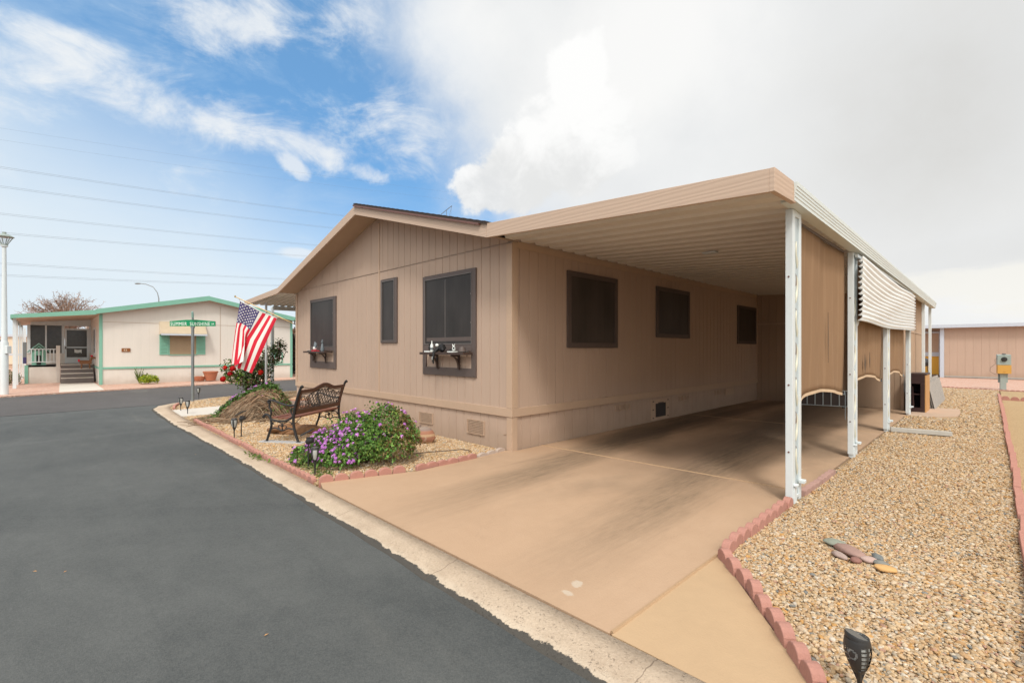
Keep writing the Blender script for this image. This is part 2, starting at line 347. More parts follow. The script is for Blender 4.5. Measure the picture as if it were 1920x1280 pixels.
MT['pot'] = striped_pot()
# ------------------------------------------------------------------ mesh builders
class MB:
    def __init__(s): s.v = []; s.f = []; s.mi = []; s.m = 0
    def face(s, pts):
        i = len(s.v); s.v += [tuple(p) for p in pts]; s.f.append(tuple(range(i, i + len(pts)))); s.mi.append(s.m); return s
    def add(s, V, F):
        i = len(s.v); s.v += [tuple(p) for p in V]
        for f in F: s.f.append(tuple(i + k for k in f)); s.mi.append(s.m)
        return s
    def box(s, x0, y0, z0, x1, y1, z1, mat=None):
        V = [(x, y, z) for z in (z0, z1) for x, y in ((x0, y0), (x1, y0), (x1, y1), (x0, y1))]
        if mat is not None: V = [mat @ Vector(p) for p in V]
        return s.add(V, [(3, 2, 1, 0), (4, 5, 6, 7), (0, 1, 5, 4), (1, 2, 6, 5), (2, 3, 7, 6), (3, 0, 4, 7)])
    def cbox(s, c, size, rot=None):
        a, b, d = (k / 2 for k in size); m = Matrix.Translation(c) @ (rot.to_matrix().to_4x4() if rot is not None and not isinstance(rot, Matrix) else (rot or Matrix()))
        return s.box(-a, -b, -d, a, b, d, m)
    def prism(s, poly, a, b, axis='y', flip=False):
        """poly: 2-D points, extruded between a and b along axis"""
        def P(p, t): return (p[0], t, p[1]) if axis == 'y' else ((t, p[0], p[1]) if axis == 'x' else (p[0], p[1], t))
        n = len(poly); V = [P(p, a) for p in poly] + [P(p, b) for p in poly]
        F = [tuple(range(n))[::-1], tuple(range(n, 2 * n))] + [(i, (i + 1) % n, (i + 1) % n + n, i + n) for i in range(n)]
        return s.add(V, F)
    def tube(s, path, r, n=8, closed=False, cap=True, sq=1.0):
        P = [Vector(p) for p in path]; N = len(P)
        rr = r if isinstance(r, (list, tuple)) else [r] * N
        up = None; V = []
        for i, p in enumerate(P):
            if closed: t = P[(i + 1) % N] - P[i - 1]
            else: t = P[min(i + 1, N - 1)] - P[max(i - 1, 0)]
            if t.length < 1e-9: t = Vector((0, 0, 1))
            t.normalize()
            if up is None: up = Vector((0, 0, 1)) if abs(t.z) < .9 else Vector((1, 0, 0))
            a = t.cross(up)
            if a.length < 1e-6: a = t.cross(Vector((1, .3, 0)))
            a.normalize(); b = a.cross(t).normalized(); up = b
            for k in range(n):
                q = 2 * pi * k / n + (pi / 4 if n == 4 else 0); V.append(p + a * cos(q) * rr[i] + b * sin(q) * rr[i] * sq)
        F = []
        for i in range(N if closed else N - 1):
            for k in range(n):
                j = (i + 1) % N; F.append((i * n + k, i * n + (k + 1) % n, j * n + (k + 1) % n, j * n + k))
        if cap and not closed: F.append(tuple(range(n))[::-1]); F.append(tuple((N - 1) * n + k for k in range(n)))
        return s.add(V, F)
    def lathe(s, prof, n=20, mat=None, skip=None):
        V = []; F = []
        for r, z in prof:
            for k in range(n): V.append((r * cos(2 * pi * k / n), r * sin(2 * pi * k / n), z))
        for i in range(len(prof) - 1):
            for k in range(n):
                if skip and skip(i, k): continue
                F.append((i * n + k, i * n + (k + 1) % n, (i + 1) * n + (k + 1) % n, (i + 1) * n + k))
        if prof[0][0] > 1e-6: F.append(tuple(range(n))[::-1])
        if prof[-1][0] > 1e-6: F.append(tuple((len(prof) - 1) * n + k for k in range(n)))
        if mat is not None: V = [mat @ Vector(p) for p in V]
        return s.add(V, F)
    def blob(s, c, r, seed=0, amp=.2, fr=1.6, sub=2, rot=None):
        bm = bmesh.new(); bmesh.ops.create_icosphere(bm, subdivisions=sub, radius=1)
        from mathutils import noise as mn
        V = []
        for v in bm.verts:
            k = 1 + amp * mn.noise(v.co * fr + Vector((seed * 3.7, seed * 1.3, 0))); p = Vector((v.co.x * r[0] * k, v.co.y * r[1] * k, v.co.z * r[2] * k))
            if rot is not None: p = rot @ p
            V.append(p + Vector(c))
        F = [tuple(x.index for x in f.verts) for f in bm.faces]; bm.free(); return s.add(V, F)
    def build(s, name, mats, parent=None, smooth=False, bevel=0, loc=None, angle=40):
        me = bpy.data.meshes.new(name); me.from_pydata(s.v, [], s.f)
        if not isinstance(mats, (list, tuple)): mats = [mats]
        for m in mats: me.materials.append(MT[m] if isinstance(m, str) else m)
        me.polygons.foreach_set('material_index', s.mi)
        bm = bmesh.new(); bm.from_mesh(me); bmesh.ops.remove_doubles(bm, verts=bm.verts, dist=1e-5); bmesh.ops.recalc_face_normals(bm, faces=bm.faces)
        if smooth:
            for f in bm.faces: f.smooth = True
            for e in bm.edges:
                if len(e.link_faces) == 2 and e.calc_face_angle(0) > R(angle): e.smooth = False
        bm.to_mesh(me); bm.free()
        o = bpy.data.objects.new(name, me); COL.objects.link(o)
        if parent is not None: o.parent = parent
        if loc is not None: o.location = loc
        if bevel:
            b = o.modifiers.new('Bevel', 'BEVEL'); b.width = bevel; b.segments = 2; b.limit_method = 'ANGLE'; b.angle_limit = R(40)
        return o
def tag(o, label, cat, group=None, kind=None):
    if label: o['label'] = label
    if cat: o['category'] = cat
    if group: o['group'] = group
    if kind: o['kind'] = kind
    return o
def thing(name, label, cat, loc=(0, 0, 0), rot=0, group=None):
    o = bpy.data.objects.new(name, None); COL.objects.link(o); o.empty_display_size = .2
    o.location = loc; o.rotation_euler = (0, 0, rot); return tag(o, label, cat, group)
def struct(o, label, cat):
    return tag(o, label, cat, kind='structure')
def copy_tree(src, loc=None, rot=None, label=None, group=None):
    r = src.copy(); COL.objects.link(r)
    if loc is not None: r.location = loc
    if rot is not None: r.rotation_euler = (0, 0, rot)
    if label: r['label'] = label
    if group: r['group'] = group
    for ch in list(src.children):
        c_ = ch.copy(); COL.objects.link(c_); c_.parent = r
        for g in list(ch.children):
            d_ = g.copy(); COL.objects.link(d_); d_.parent = c_
    return r
def npmesh(name, V, F, mat, parent=None, col=None, smooth=False):
    """V (n,3), F (m,k) index array; col (n,3) stored as point colour 'Col'"""
    V = np.asarray(V, np.float32); F = np.asarray(F, np.int32); m, k = F.shape
    me = bpy.data.meshes.new(name); me.vertices.add(len(V)); me.vertices.foreach_set('co', V.ravel())
    me.loops.add(m * k); me.loops.foreach_set('vertex_index', F.ravel()); me.polygons.add(m)
    me.polygons.foreach_set('loop_start', np.arange(0, m * k, k, dtype=np.int32))
    if smooth: me.polygons.foreach_set('use_smooth', np.ones(m, bool))
    me.update(calc_edges=True); me.validate()
    if col is not None:
        a = me.color_attributes.new('Col', 'FLOAT_COLOR', 'POINT'); a.data.foreach_set('color', np.c_[col, np.ones(len(V))].astype(np.float32).ravel())
    me.materials.append(MT[mat] if isinstance(mat, str) else mat)
    o = bpy.data.objects.new(name, me); COL.objects.link(o)
    if parent is not None: o.parent = parent
    return o
def text_obj(name, txt, size, mat, parent, M4, sx_=1.0, ext=.002, sp=1.0, bold=0.0, fit=0):
    cu = bpy.data.curves.new(name, 'FONT'); cu.body = txt; cu.size = size; cu.extrude = ext; cu.align_x = 'LEFT'; cu.space_character = sp; cu.offset = bold
    tmp = bpy.data.objects.new(name + '_tmp', cu); COL.objects.link(tmp)
    dg = bpy.context.evaluated_depsgraph_get(); me = bpy.data.meshes.new_from_object(tmp.evaluated_get(dg))
    if fit: w0 = max(v.co.x for v in me.vertices); sx_ = fit / w0
    bpy.data.objects.remove(tmp); me.name = name
    me.transform(Matrix.Diagonal((sx_, 1, 1, 1))); me.transform(M4); me.materials.clear(); me.materials.append(MT[mat])
    o = bpy.data.objects.new(name, me); COL.objects.link(o); o.parent = parent; return o
def inpoly(P, poly):
    x, y = P[:, 0], P[:, 1]; r = np.zeros(len(P), bool); n = len(poly)
    for i in range(n):
        x1, y1 = poly[i]; x2, y2 = poly[(i + 1) % n]
        c_ = ((y1 > y) != (y2 > y)) & (x < (x2 - x1) * (y - y1) / (y2 - y1 + 1e-12) + x1); r ^= c_
    return r
# ================================================================== THE SETTING
def sheet(name, poly, z, mat, label, cat, thick=.0):
    mb = MB()
    if thick: mb.prism(poly, z - thick, z, 'z')
    else: mb.face([(x, y, z) for x, y in poly])
    return struct(mb.build(name, mat), label, cat)
sheet('ground', [(-1500, -1500), (1500, -1500), (1500, 1500), (-1500, 1500)], -.09, 'dirt', 'bare tan desert ground stretching out under everything', 'ground')
SEAM = [(-10.4, -40), (-10.85, -5.6), (-11.02, -4.26), (-11.3, -2.85), (-11.6, -1.6)]
sheet('road', [(60, -60), (60, -2.9), (-9.9, -2.9), (-10.5, -2.55), (-11.3, -1.95), (-11.5, -1.9), (-12.4, -2.2), (-13, -2.9), (-13, -60)], -.036, 'road', 'dark grey sealed asphalt road in front of the brown home', 'road')
FAR = [(-16.2, -40), (-16.6, -9), (-16.97, -5.9), (-17.55, -3.9), (-18.07, -1.84), (-18.73, .94), (-19.44, 3.98), (-20.6, 9), (-24, 24), (-32, 60)]
NEAR = [(-10.4, -40), (-10.85, -5.6), (-11.02, -4.26), (-11.3, -2.85), (-11.5, -2.2), (-12.04, -1.4), (-12.5, -.4), (-12.79, .61), (-13.1, 1.9), (-14.6, 9), (-18, 24), (-26, 60)]
mb = MB()
NEAR_IN = NEAR[:3] + [(x + .16, y + .14) for x, y in NEAR[3:]]            # tucked under the gutter lip
mb.face([(x, y, -.031) for x, y in FAR + NEAR_IN[::-1]])
struct(mb.build('cross_street', 'road2'), 'darker asphalt cross street running past the cream house', 'street')
# rolled concrete gutter: outer lip at the asphalt, inner at the bed
OUT = [(9, -3.06), (5, -3.06), (3, -3.06), (1.5, -3.03), (-.7, -3.0), (-3.5, -3.0), (-6.1, -3.04), (-8.5, -3.03), (-10.0, -2.97), (-10.7, -2.78), (-11.15, -2.45), (-11.6, -1.95), (-12.05, -1.4), (-12.5, -.4), (-12.8, .6), (-13.1, 1.9), (-14.6, 9), (-18, 24)]
INN = [(9, -2.72), (5, -2.72), (3, -2.76), (1.5, -2.76), (-.7, -2.75), (-3.5, -2.74), (-6.1, -2.74), (-8.5, -2.70), (-9.8, -2.62), (-10.4, -2.45), (-10.8, -2.15), (-11.2, -1.7), (-11.7, -1.2), (-12.1, -.3), (-12.4, .7), (-12.7, 1.9), (-14.2, 9), (-17.6, 24)]
def subdiv(P, k):
    o = []
    for a, b in zip(P, P[1:]):
        for i in range(k): o.append((a[0] + (b[0] - a[0]) * i / k, a[1] + (b[1] - a[1]) * i / k))
    return o + [P[-1]]
o_, i_ = subdiv(OUT, 6), subdiv(INN, 6); ws = [(-.06, 0.0, -.045), (0, .0, -.040), (.03, .04, -.026), (.25, .25, -.012), (.6, .6, .003), (1, 1, .012), (1, 1, -.05)]
V = []; F = []; E_ = []; nr = len(ws); random.seed(3)
for (a, b) in zip(o_, i_):
    jit = random.uniform(-.012, .012)
    for w, e, z in ws:
        V.append((a[0] + (b[0] - a[0]) * w, a[1] + (b[1] - a[1]) * w + (jit if w < .1 else 0), z)); E_.append(e)
for i in range(len(o_) - 1):
    for k in range(nr - 1): F.append((i * nr + k, i * nr + k + 1, (i + 1) * nr + k + 1, (i + 1) * nr + k))
g = npmesh('gutter', V, F, 'gutter', smooth=True); at_ = g.data.attributes.new('edge', 'FLOAT', 'POINT'); at_.data.foreach_set('value', np.array(E_, np.float32))
struct(g, 'worn pale concrete gutter strip between the asphalt and the beds', 'gutter')
# driveway slab with its side strip
sheet('driveway', [(-.10, -2.735), (3.52, -2.735), (3.52, 10.1), (.012, 10.1), (.012, .0), (-.10, -.03), (-.0, -1.6), (-.34, -2.66)], .012, 'drive', 'tan painted concrete driveway with dark tyre stains running under the carport', 'driveway', .10)
sheet('driveway_strip', [(3.535, -2.735), (4.66, -2.735), (4.36, -2.40), (3.535, -1.36)], .010, 'drive_side', 'clean pale tan triangle of concrete beside the driveway', 'driveway', .10)
mb = MB(); mb.tube([(3.527, -2.72, .010), (3.527, -1.36, .010)], .012, 6)
mb.tube([(.02, .63, .010), (3.5, .79, .010)], .012, 6); mb.tube([(.02, 5.6, .008), (3.5, 5.7, .008)], .010, 6)
struct(mb.build('expansion_joint', 'joint'), 'raised tan sealant lines across and along the driveway', 'joint')
BED = [(-.36, -2.69)] + [(x, y) for x, y in INN[4:]] + [(-9, 24), (-8.4, 0), (-.1, -.0)]
BED = [(-.36, -2.69), (-.06, -1.7), (-.06, -1.0), (-.12, .0), (-8.4, .0), (-8.4, 20), (-16, 20)] + [p for p in INN[::-1][1:-4]]
sheet('gravel_bed', BED, .002, 'gravel_base', 'tan gravel bed in front of the brown home', 'gravel', .06)
RBED = [(3.54, -1.36), (3.535, 14.6), (3.4, 20.2), (5.0, 19.7), (5.06, 8.3), (5.09, 4.1), (5.10, 1.0), (5.06, -1.7), (5.0, -3.0), (4.66, -2.75), (4.36, -2.37), (3.84, -1.70)]
sheet('side_gravel', RBED, .000, 'gravel_base', 'tan river pebbles filling the strip right of the carport', 'gravel', .06)
sheet('neighbour_gravel', [(5.03, 19.6), (5.13, 1.0), (5.09, -3), (30, -3), (30, 18.6)], -.006, 'gravel_far', 'fine pale beige gravel of the next lot on the right', 'gravel', .05)
sheet('pink_gravel', [(2.0, 20.45), (5.0, 19.75), (30, 18.7), (30, 29), (-6, 29), (-6, 21)], -.004, 'pink_gravel', 'pink crushed rock in front of the far tan building', 'gravel', .05)
FY = [(x, y) for x, y in FAR]
sheet('pink_yard', [(-16.22, -40), (-16.62, -9), (-16.99, -5.9), (-17.57, -3.9), (-18.09, -1.84), (-18.75, .94), (-19.46, 3.98), (-20.62, 9), (-24.02, 24), (-32, 60), (-80, 60), (-80, -40)], .012, 'pink_gravel', 'pinkish gravel yard in front of the cream house', 'gravel', .07)
sheet('house_path', [(-17.62, -4.55), (-17.72, -3.36), (-23.0, -3.36), (-23.0, -4.46)], .022, 'walk', 'pale concrete path from the street to the porch steps', 'path', .06)
sheet('walkway', [(-7.62, -2.72), (-9.0, -2.68), (-9.3, -.9), (-8.3, .9), (-8.0, -.2), (-7.5, -1.6)], .022, 'walk', 'pale concrete walk crossing the gravel bed from the gutter', 'path', .06)
sheet('patio_slab', [(3.54, 8.9), (4.02, 9.05), (4.34, 9.5), (4.36, 10.2), (4.3, 11.2), (3.54, 11.2)], .020, 'pinkslab', 'pinkish concrete pad beside the carport posts', 'slab', .08)
# ------------------------------------------------------------------ siding with real grooves
def siding(mb, p0, p1, zb, zt, spacing=.203, start=.1, gw=.012, gd=.010):
    """vertical-groove panel from p0 to p1 (outward normal to the right of p0->p1), zb/zt heights or functions of distance"""
    p0 = Vector((*p0, 0)); p1 = Vector((*p1, 0)); L = (p1 - p0).length; t = (p1 - p0) / L; nrm = Vector((t.y, -t.x, 0))
    fb = zb if callable(zb) else (lambda s: zb); ft = zt if callable(zt) else (lambda s: zt)
    pr = [(0, 0)]; s = start
    while s < L - gw * 2:
        pr += [(s - gw / 2, 0), (s - gw / 4, -gd), (s + gw / 4, -gd), (s + gw / 2, 0)]; s += spacing
    pr.append((L, 0))
    for (a, da), (b, db) in zip(pr, pr[1:]):
        if b - a < 1e-6: continue
        pa = p0 + t * a + nrm * da; pb = p0 + t * b + nrm * db
        mb.face([(pa.x, pa.y, fb(a)), (pb.x, pb.y, fb(b)), (pb.x, pb.y, ft(b)), (pa.x, pa.y, ft(a))])
# ================================================================== BROWN HOME
HW = 8.37; PKX = -3.93
def roofz(x): return 2.96 + (x + 8.34) * (4.15 - 2.96) / (PKX + 8.34) if x < PKX else 4.15 + (x - PKX) * (3.04 - 4.15) / (0 - PKX)
home = thing('mobile_home', 'tan mobile home with a low gable, vertical grooved siding and dark screened windows', 'house')
mb = MB()
siding(mb, (-HW, 0), (PKX + .05, 0), .62, 3.05); siding(mb, (PKX + .062, 0), (0, 0), .62, 3.05, start=.14)
siding(mb, (-HW, .0), (PKX + .05, 0), 3.068, lambda s: max(3.069, roofz(-HW + s) + .03), .406)
siding(mb, (PKX + .062, .0), (0, 0), 3.068, lambda s: max(3.069, roofz(PKX + .062 + s) + .03), start=.14)
mb.face([(-HW, .014, .62), (0, .014, .62), (0, .014, 3.1), (PKX, .014, 4.2), (-HW, .014, 3.0)])
siding(mb, (0, 0), (0, 16), .62, 3.16, .203, .16); siding(mb, (-HW, 16), (-HW, 0), .62, 3.0)
mb.face([(-HW, 16, 0), (0, 16, 0), (0, 16, 3.1), (PKX, 16, 4.2), (-HW, 16, 3.0)])
mb.build('wall', 'tan', home)
mb = MB(); siding(mb, (-HW, .008), (-.0, .008), -.03, .515, .203, .14); siding(mb, (-.008, 0.0), (-.008, 10.6), -.03, .515, .203, .2); siding(mb, (-HW + .01, 16), (-HW + .01, .01), -.03, .515)
mb.build('skirting', 'tan', home)
mb = MB(); mb.box(-HW - .012, -.024, .505, .024, -.0005, .63); mb.box(.0005, 0.0, .505, .022, 10.099, .63); mb.box(-HW - .02, .0, .505, -HW - .0005, 16, .63)
mb.build('trim_band', 'tan_trim', home, bevel=.003)
for nm, b in (('corner_board', (-.10, -.022, .632, .02, -.0005, 3.04)), ('corner_board', (.0005, .0, .632, .021, .10, 3.06)), ('corner_board', (-.10, -.016, -.03, .012, .0075, .503)), ('corner_board', (-.0075, .0, -.03, .014, .10, .503)),
              ('corner_board', (-HW - .018, -.022, .632, -HW + .09, -.0005, 2.97)), ('corner_board', (-.0, 10.02, .632, .02, 10.09, 3.05)), ('batten', (PKX + .03, -.012, .632, PKX + .082, -.0005, 4.06)), ('frieze_board', (.0005, .102, 2.98, .018, 10.0, 3.075))):
    MB().box(*b).build(nm, 'tan_trim', home, bevel=.003)
mb = MB(); mb.cbox((-.10, .002, .25), (.16, .006, .012), Matrix.Rotation(R(-14), 4, 'Y')); mb.build('patch_strip', 'soffit', home)
# roof
def slope_prism(x0, x1, dz0, dz1, y0, y1):
    return [(x0, roofz(x0) + dz0), (x1, roofz(x1) + dz0), (x1, roofz(x1) + dz1), (x0, roofz(x0) + dz1)], y0, y1
mb = MB()
for a, b in ((-8.62, PKX), (PKX, .02)):
    za, zb_ = roofz(a), roofz(b); q0, q1, yy = (.13, .16, -.458) if a < PKX else (.185, .212, -.53); mb.prism([(a, za + q0), (b, zb_ + q0), (b, zb_ + q1), (a, za + q1)], yy, 16.3, 'y')
for i in range(26):
    t = i / 26; a = PKX + (.02 - PKX) * t; b = PKX + (.02 - PKX) * (t + .93 / 26); za, zb_ = roofz(a) + .2155, roofz(b) + .2155
    mb.prism([(a, za), (b, zb_), (b, zb_ + .013), (a, za + .003)], -.535, 16, 'y')
rf = mb.build('roof', 'shingle', home)
mb = MB(); mb.prism([(PKX, roofz(PKX) + .155), (-.12, roofz(-.12) + .155), (-.12, roofz(-.12) + .184), (PKX, roofz(PKX) + .184)], -.545, -.5, 'y'); mb.build('drip_edge', 'rust_edge', rf)
mb = MB()
for a, b in ((-8.34, PKX), (PKX, .0)):
    h = .15; za, zb_ = roofz(a), roofz(b); mb.prism([(a, za), (b, zb_), (b, zb_ + h + .03), (a, za + h)] if a < PKX else [(a, za), (b, zb_), (b, zb_ + .195), (a, za + h + .03)], -.5, -.462, 'y')
mb.build('fascia', 'fascia', home, bevel=.004)
mb = MB()
for a, b in ((-8.34, PKX), (PKX, -.0)):
    za, zb_ = roofz(a), roofz(b); mb.prism([(a, za + .03), (b, zb_ + .03), (b, zb_ + .05), (a, za + .05)], -.461, .012, 'y')
mb.build('soffit', 'soffit', home)
# windows ---------------------------------------------------------
def window(y_face, frame, screen, low=None, split=None, axis='x', dark=False, parent=home, thin=False):
    """trim boards of a window on the front (axis x) or the side wall (axis y); frame/screen = (a0,a1,z0,z1); low = (a0,a1,z0,z1) opening under a rail"""
    def bx(mb, a0, a1, z0, z1, d0, d1):
        if axis == 'x': mb.box(a0, -d1, z0, a1, -d0, z1)
        else: mb.box(d0, a0, z0, d1, a1, z1)
    a0, a1, z0, z1 = frame; s0, s1, t0, t1 = screen; mb = MB()
    bx(mb, a0, s0, z0, z1, .001, .030); bx(mb, s1, a1, z0, z1, .001, .030); bx(mb, s0, s1, t1, z1, .001, .030)
    if low:
        l0, l1, w0, w1 = low; bx(mb, s0, s1, w1, t0, .001, .028); bx(mb, s0, s1, z0, w0, .001, .028)
        if l0 > s0: bx(mb, s0, l0, w0, w1, .001, .028)
        if l1 < s1: bx(mb, l1, s1, w0, w1, .001, .028)
    else: bx(mb, s0, s1, z0, t0, .001, .028)
    w = mb.build('window', 'bronze', parent, bevel=.003)
    mb = MB(); bx(mb, s0, s1, t0, t1, .002, .020); mb.build('screen', 'screen_dark' if dark else 'screen', w)
    mb = MB(); e = .012
    bx(mb, s0, s0 + e, t0, t1, .0205, .036); bx(mb, s1 - e, s1, t0, t1, .0205, .036); bx(mb, s0 + e, s1 - e, t0, t0 + e, .0205, .036); bx(mb, s0 + e, s1 - e, t1 - e, t1, .0205, .036)
    for q in (.3, .7):
        zz = t0 + (t1 - t0) * q; bx(mb, s1 - e - .006, s1 - e + .012, zz - .012, zz + .012, .036, .042)
    if split: bx(mb, split - .006, split + .006, t0 + .12, t1 - .05, .0203, .0225)
    mb.build('screen_frame', 'steel_edge' if not dark else 'bronze', w)
    if split: mb = MB(); bx(mb, s0 + .05, s1 - .03, t0 + .05, t0 + .115, .0203, .022); mb.build('sash', 'bronze', w)
    return w
window(0, (-7.36, -5.86, 1.03, 2.74), (-7.33, -5.98, 1.55, 2.69), (-7.20, -5.96, 1.19, 1.46))
window(0, (-3.77, -3.15, 1.62, 2.885), (-3.72, -3.24, 1.66, 2.85))
window(0, (-2.26, -.79, 1.05, 2.78), (-2.20, -.885, 1.58, 2.72), (-2.16, -.90, 1.185, 1.47), split=-1.6)
w = window(0, (1.25, 2.72, 1.52, 2.79), (1.33, 2.63, 1.60, 2.72), axis='y', dark=True)
window(0, (4.16, 5.68, 1.74, 2.80), (4.24, 5.60, 1.81, 2.73), axis='y', dark=True)
window(0, (8.55, 9.98, 1.64, 2.69), (8.62, 9.92, 1.71, 2.63), axis='y', dark=True)
for x0, x1 in ((-7.30, -6.02), (-2.06, -.86)):
    sh = MB().box(x0, -.23, 1.405, x1, -.0305, 1.445).build('shelf', 'shelf', home, bevel=.003)
    for f in (.22, .72):
        x = x0 + (x1 - x0) * f; mb = MB(); mb.box(x - .022, -.055, 1.16, x + .022, -.0305, 1.404); mb.box(x - .022, -.20, 1.378, x + .022, -.0555, 1.404)
        qs = np.linspace(0, pi / 2, 8); outer = [(-.056 - .138 * (1 - cos(q)), 1.175 + .20 * sin(q)) for q in qs]; inner = [(-.056 - .095 * (1 - cos(q)), 1.245 + .130 * sin(q)) for q in qs]
        mb.prism(outer + inner[::-1], x - .018, x + .018, 'x')
        mb.build('bracket', 'shelf', sh, bevel=.002)
def vent(x, z, w_, h_, axis='x', n=8, fr='tan_trim'):
    mb = MB()
    def bx(a0, a1, z0, z1, d0, d1):
        if axis == 'x': mb.box(a0, -d1, z0, a1, -d0, z1)
        else: mb.box(d0, a0, z0, d1, a1, z1)
    e = .012; bx(x - w_ / 2, x + w_ / 2, z - h_ / 2, z - h_ / 2 + e, -.004, .012); bx(x - w_ / 2, x + w_ / 2, z + h_ / 2 - e, z + h_ / 2, -.004, .012)
    bx(x - w_ / 2, x - w_ / 2 + e, z - h_ / 2 + e, z + h_ / 2 - e, -.004, .012); bx(x + w_ / 2 - e, x + w_ / 2, z - h_ / 2 + e, z + h_ / 2 - e, -.004, .012)
    for i in range(n):
        q = z - h_ / 2 + e + (h_ - 2 * e) * (i + .5) / n; bx(x - w_ / 2 + e, x + w_ / 2 - e, q - .006, q + .004, -.004, .009)
    mb.build('vent', fr, home)
vent(-.82, .27, .42, .23); vent(-2.2, .27, .42, .20); vent(-6.9, .27, .4, .2)
for y in (2.75, 5.25, 7.2): 
    for k in range(3): vent(y + k * .17, .40, .14, .11, 'y', 4)
fr = MB(); fr.box(-.006, 3.98, .03, .012, 4.72, .46); cf_ = fr.build('access_panel', 'tan_trim', home, bevel=.003)
mb = MB(); mb.box(.0125, 4.14, .09, .018, 4.56, .37); mb.build('vent_opening', 'black', cf_)
mb = MB()
for q in (.07, .24, .41):
    mb.box(.0125, 4.02, q, .022, 4.06, q + .02)
    mb.box(.0125, 4.64, q, .022, 4.68, q + .02)
for k in range(11): mb.box(.0182, 4.15 + k * .038, .095, .0215, 4.152 + k * .038 + .003, .365)
mb.box(.0125, 4.25, .372, .03, 4.45, .39); mb.build('hinge', 'bronze', cf_)
mb = MB()                                   # faded patched boards near the far end
mb.box(-.006, 7.75, .30, .014, 8.3, .46); mb.build('patch_panel', 'tan_trim', home)
nm_ = text_obj('house_number', '1\n0\n7', .19, 'bronze', home, Matrix.Translation((-HW - .065, -.035, 2.16)) @ Matrix.Rotation(R(90), 4, 'X'), .4, .012)
# door/side canopy on the left side of the home ---------------------
def corrug(mb, xa, xb, za, zb_, y0, y1, per=.20, dep=.05, th=.0):
    prof = []
    n = int((y1 - y0) / per)
    for i in range(n):
        b = y0 + i * per; prof += [(b, 0), (b + per * .46, 0), (b + per * .58, dep), (b + per * .84, dep), (b + per * .96, 0)]
    prof.append((y0 + n * per, 0))
    for (ya, da), (yb, db) in zip(prof, prof[1:]):
        mb.face([(xa, ya, za + da), (xb, ya, zb_ + da), (xb, yb, zb_ + db), (xa, yb, za + db)])
awn = thing('side_awning', 'white corrugated awning on white posts at the left side of the tan home', 'awning', (-HW, 0, 0))
mb = MB(); corrug(mb, -2.85, -.02, 2.87, 2.99, -.455, 9.0, .2, .045); mb.build('roof_panel', 'ceiling', awn)
mb = MB(); mb.prism([(.03, 2.96), (-2.92, 2.835), (-2.92, 2.975), (.03, 3.11)], -.5, -.462, 'y'); mb.build('fascia', 'fascia', awn, bevel=.004)
mb = MB(); mb.box(-2.86, .30, 2.74, -2.78, 9.0, 2.865); mb.build('beam', 'white_metal', awn)
for y, dx, wd in ((.35, -3.03, .085), (3.4, -3.03, .085), (6.5, -3.03, .085)):
    mb = MB(); mb.box(dx - wd / 2, y - wd / 2, 0, dx + wd / 2, y + wd / 2, 2.86 if y > .5 else 2.85); mb.build('post', 'white_metal', awn, bevel=.006)
mb = MB(); mb.tube([(-1.98, -.16, .0), (-1.98, -.16, 2.88)], .034, 8); mb.build('pipe', 'white_metal', awn, smooth=True)
# ================================================================== CARPORT
cp = thing('carport', 'attached carport with corrugated ceiling, tan fascia and white metal posts', 'carport')
def cpz(x): return 3.085 - .06 * x
mb = MB(); corrug(mb, .021, 3.6, cpz(.02), cpz(3.6), -.455, 14.3, .32, .055); mb.build('roof_panel', 'ceiling', cp)
mb = MB(); mb.face([(.021, -.45, cpz(0) + .075), (3.6, -.45, cpz(3.6) + .075), (3.6, 14.3, cpz(3.6) + .075), (.021, 14.3, cpz(0) + .075)]); mb.build('roof_deck', 'white_metal', cp)
mb = MB(); mb.prism([(.004, 3.04), (3.60, 2.82), (3.60, 3.02), (.004, 3.235)], -.5, -.462, 'y'); mb.build('fascia', 'fascia', cp, bevel=.004)
mb = MB(); mb.prism([(-.5, 2.82), (.10, 2.845), (.035, 3.03), (-.5, 3.02)], 3.6002, 3.645, 'x'); mb.build('fascia_end', 'fascia', cp, bevel=.004)
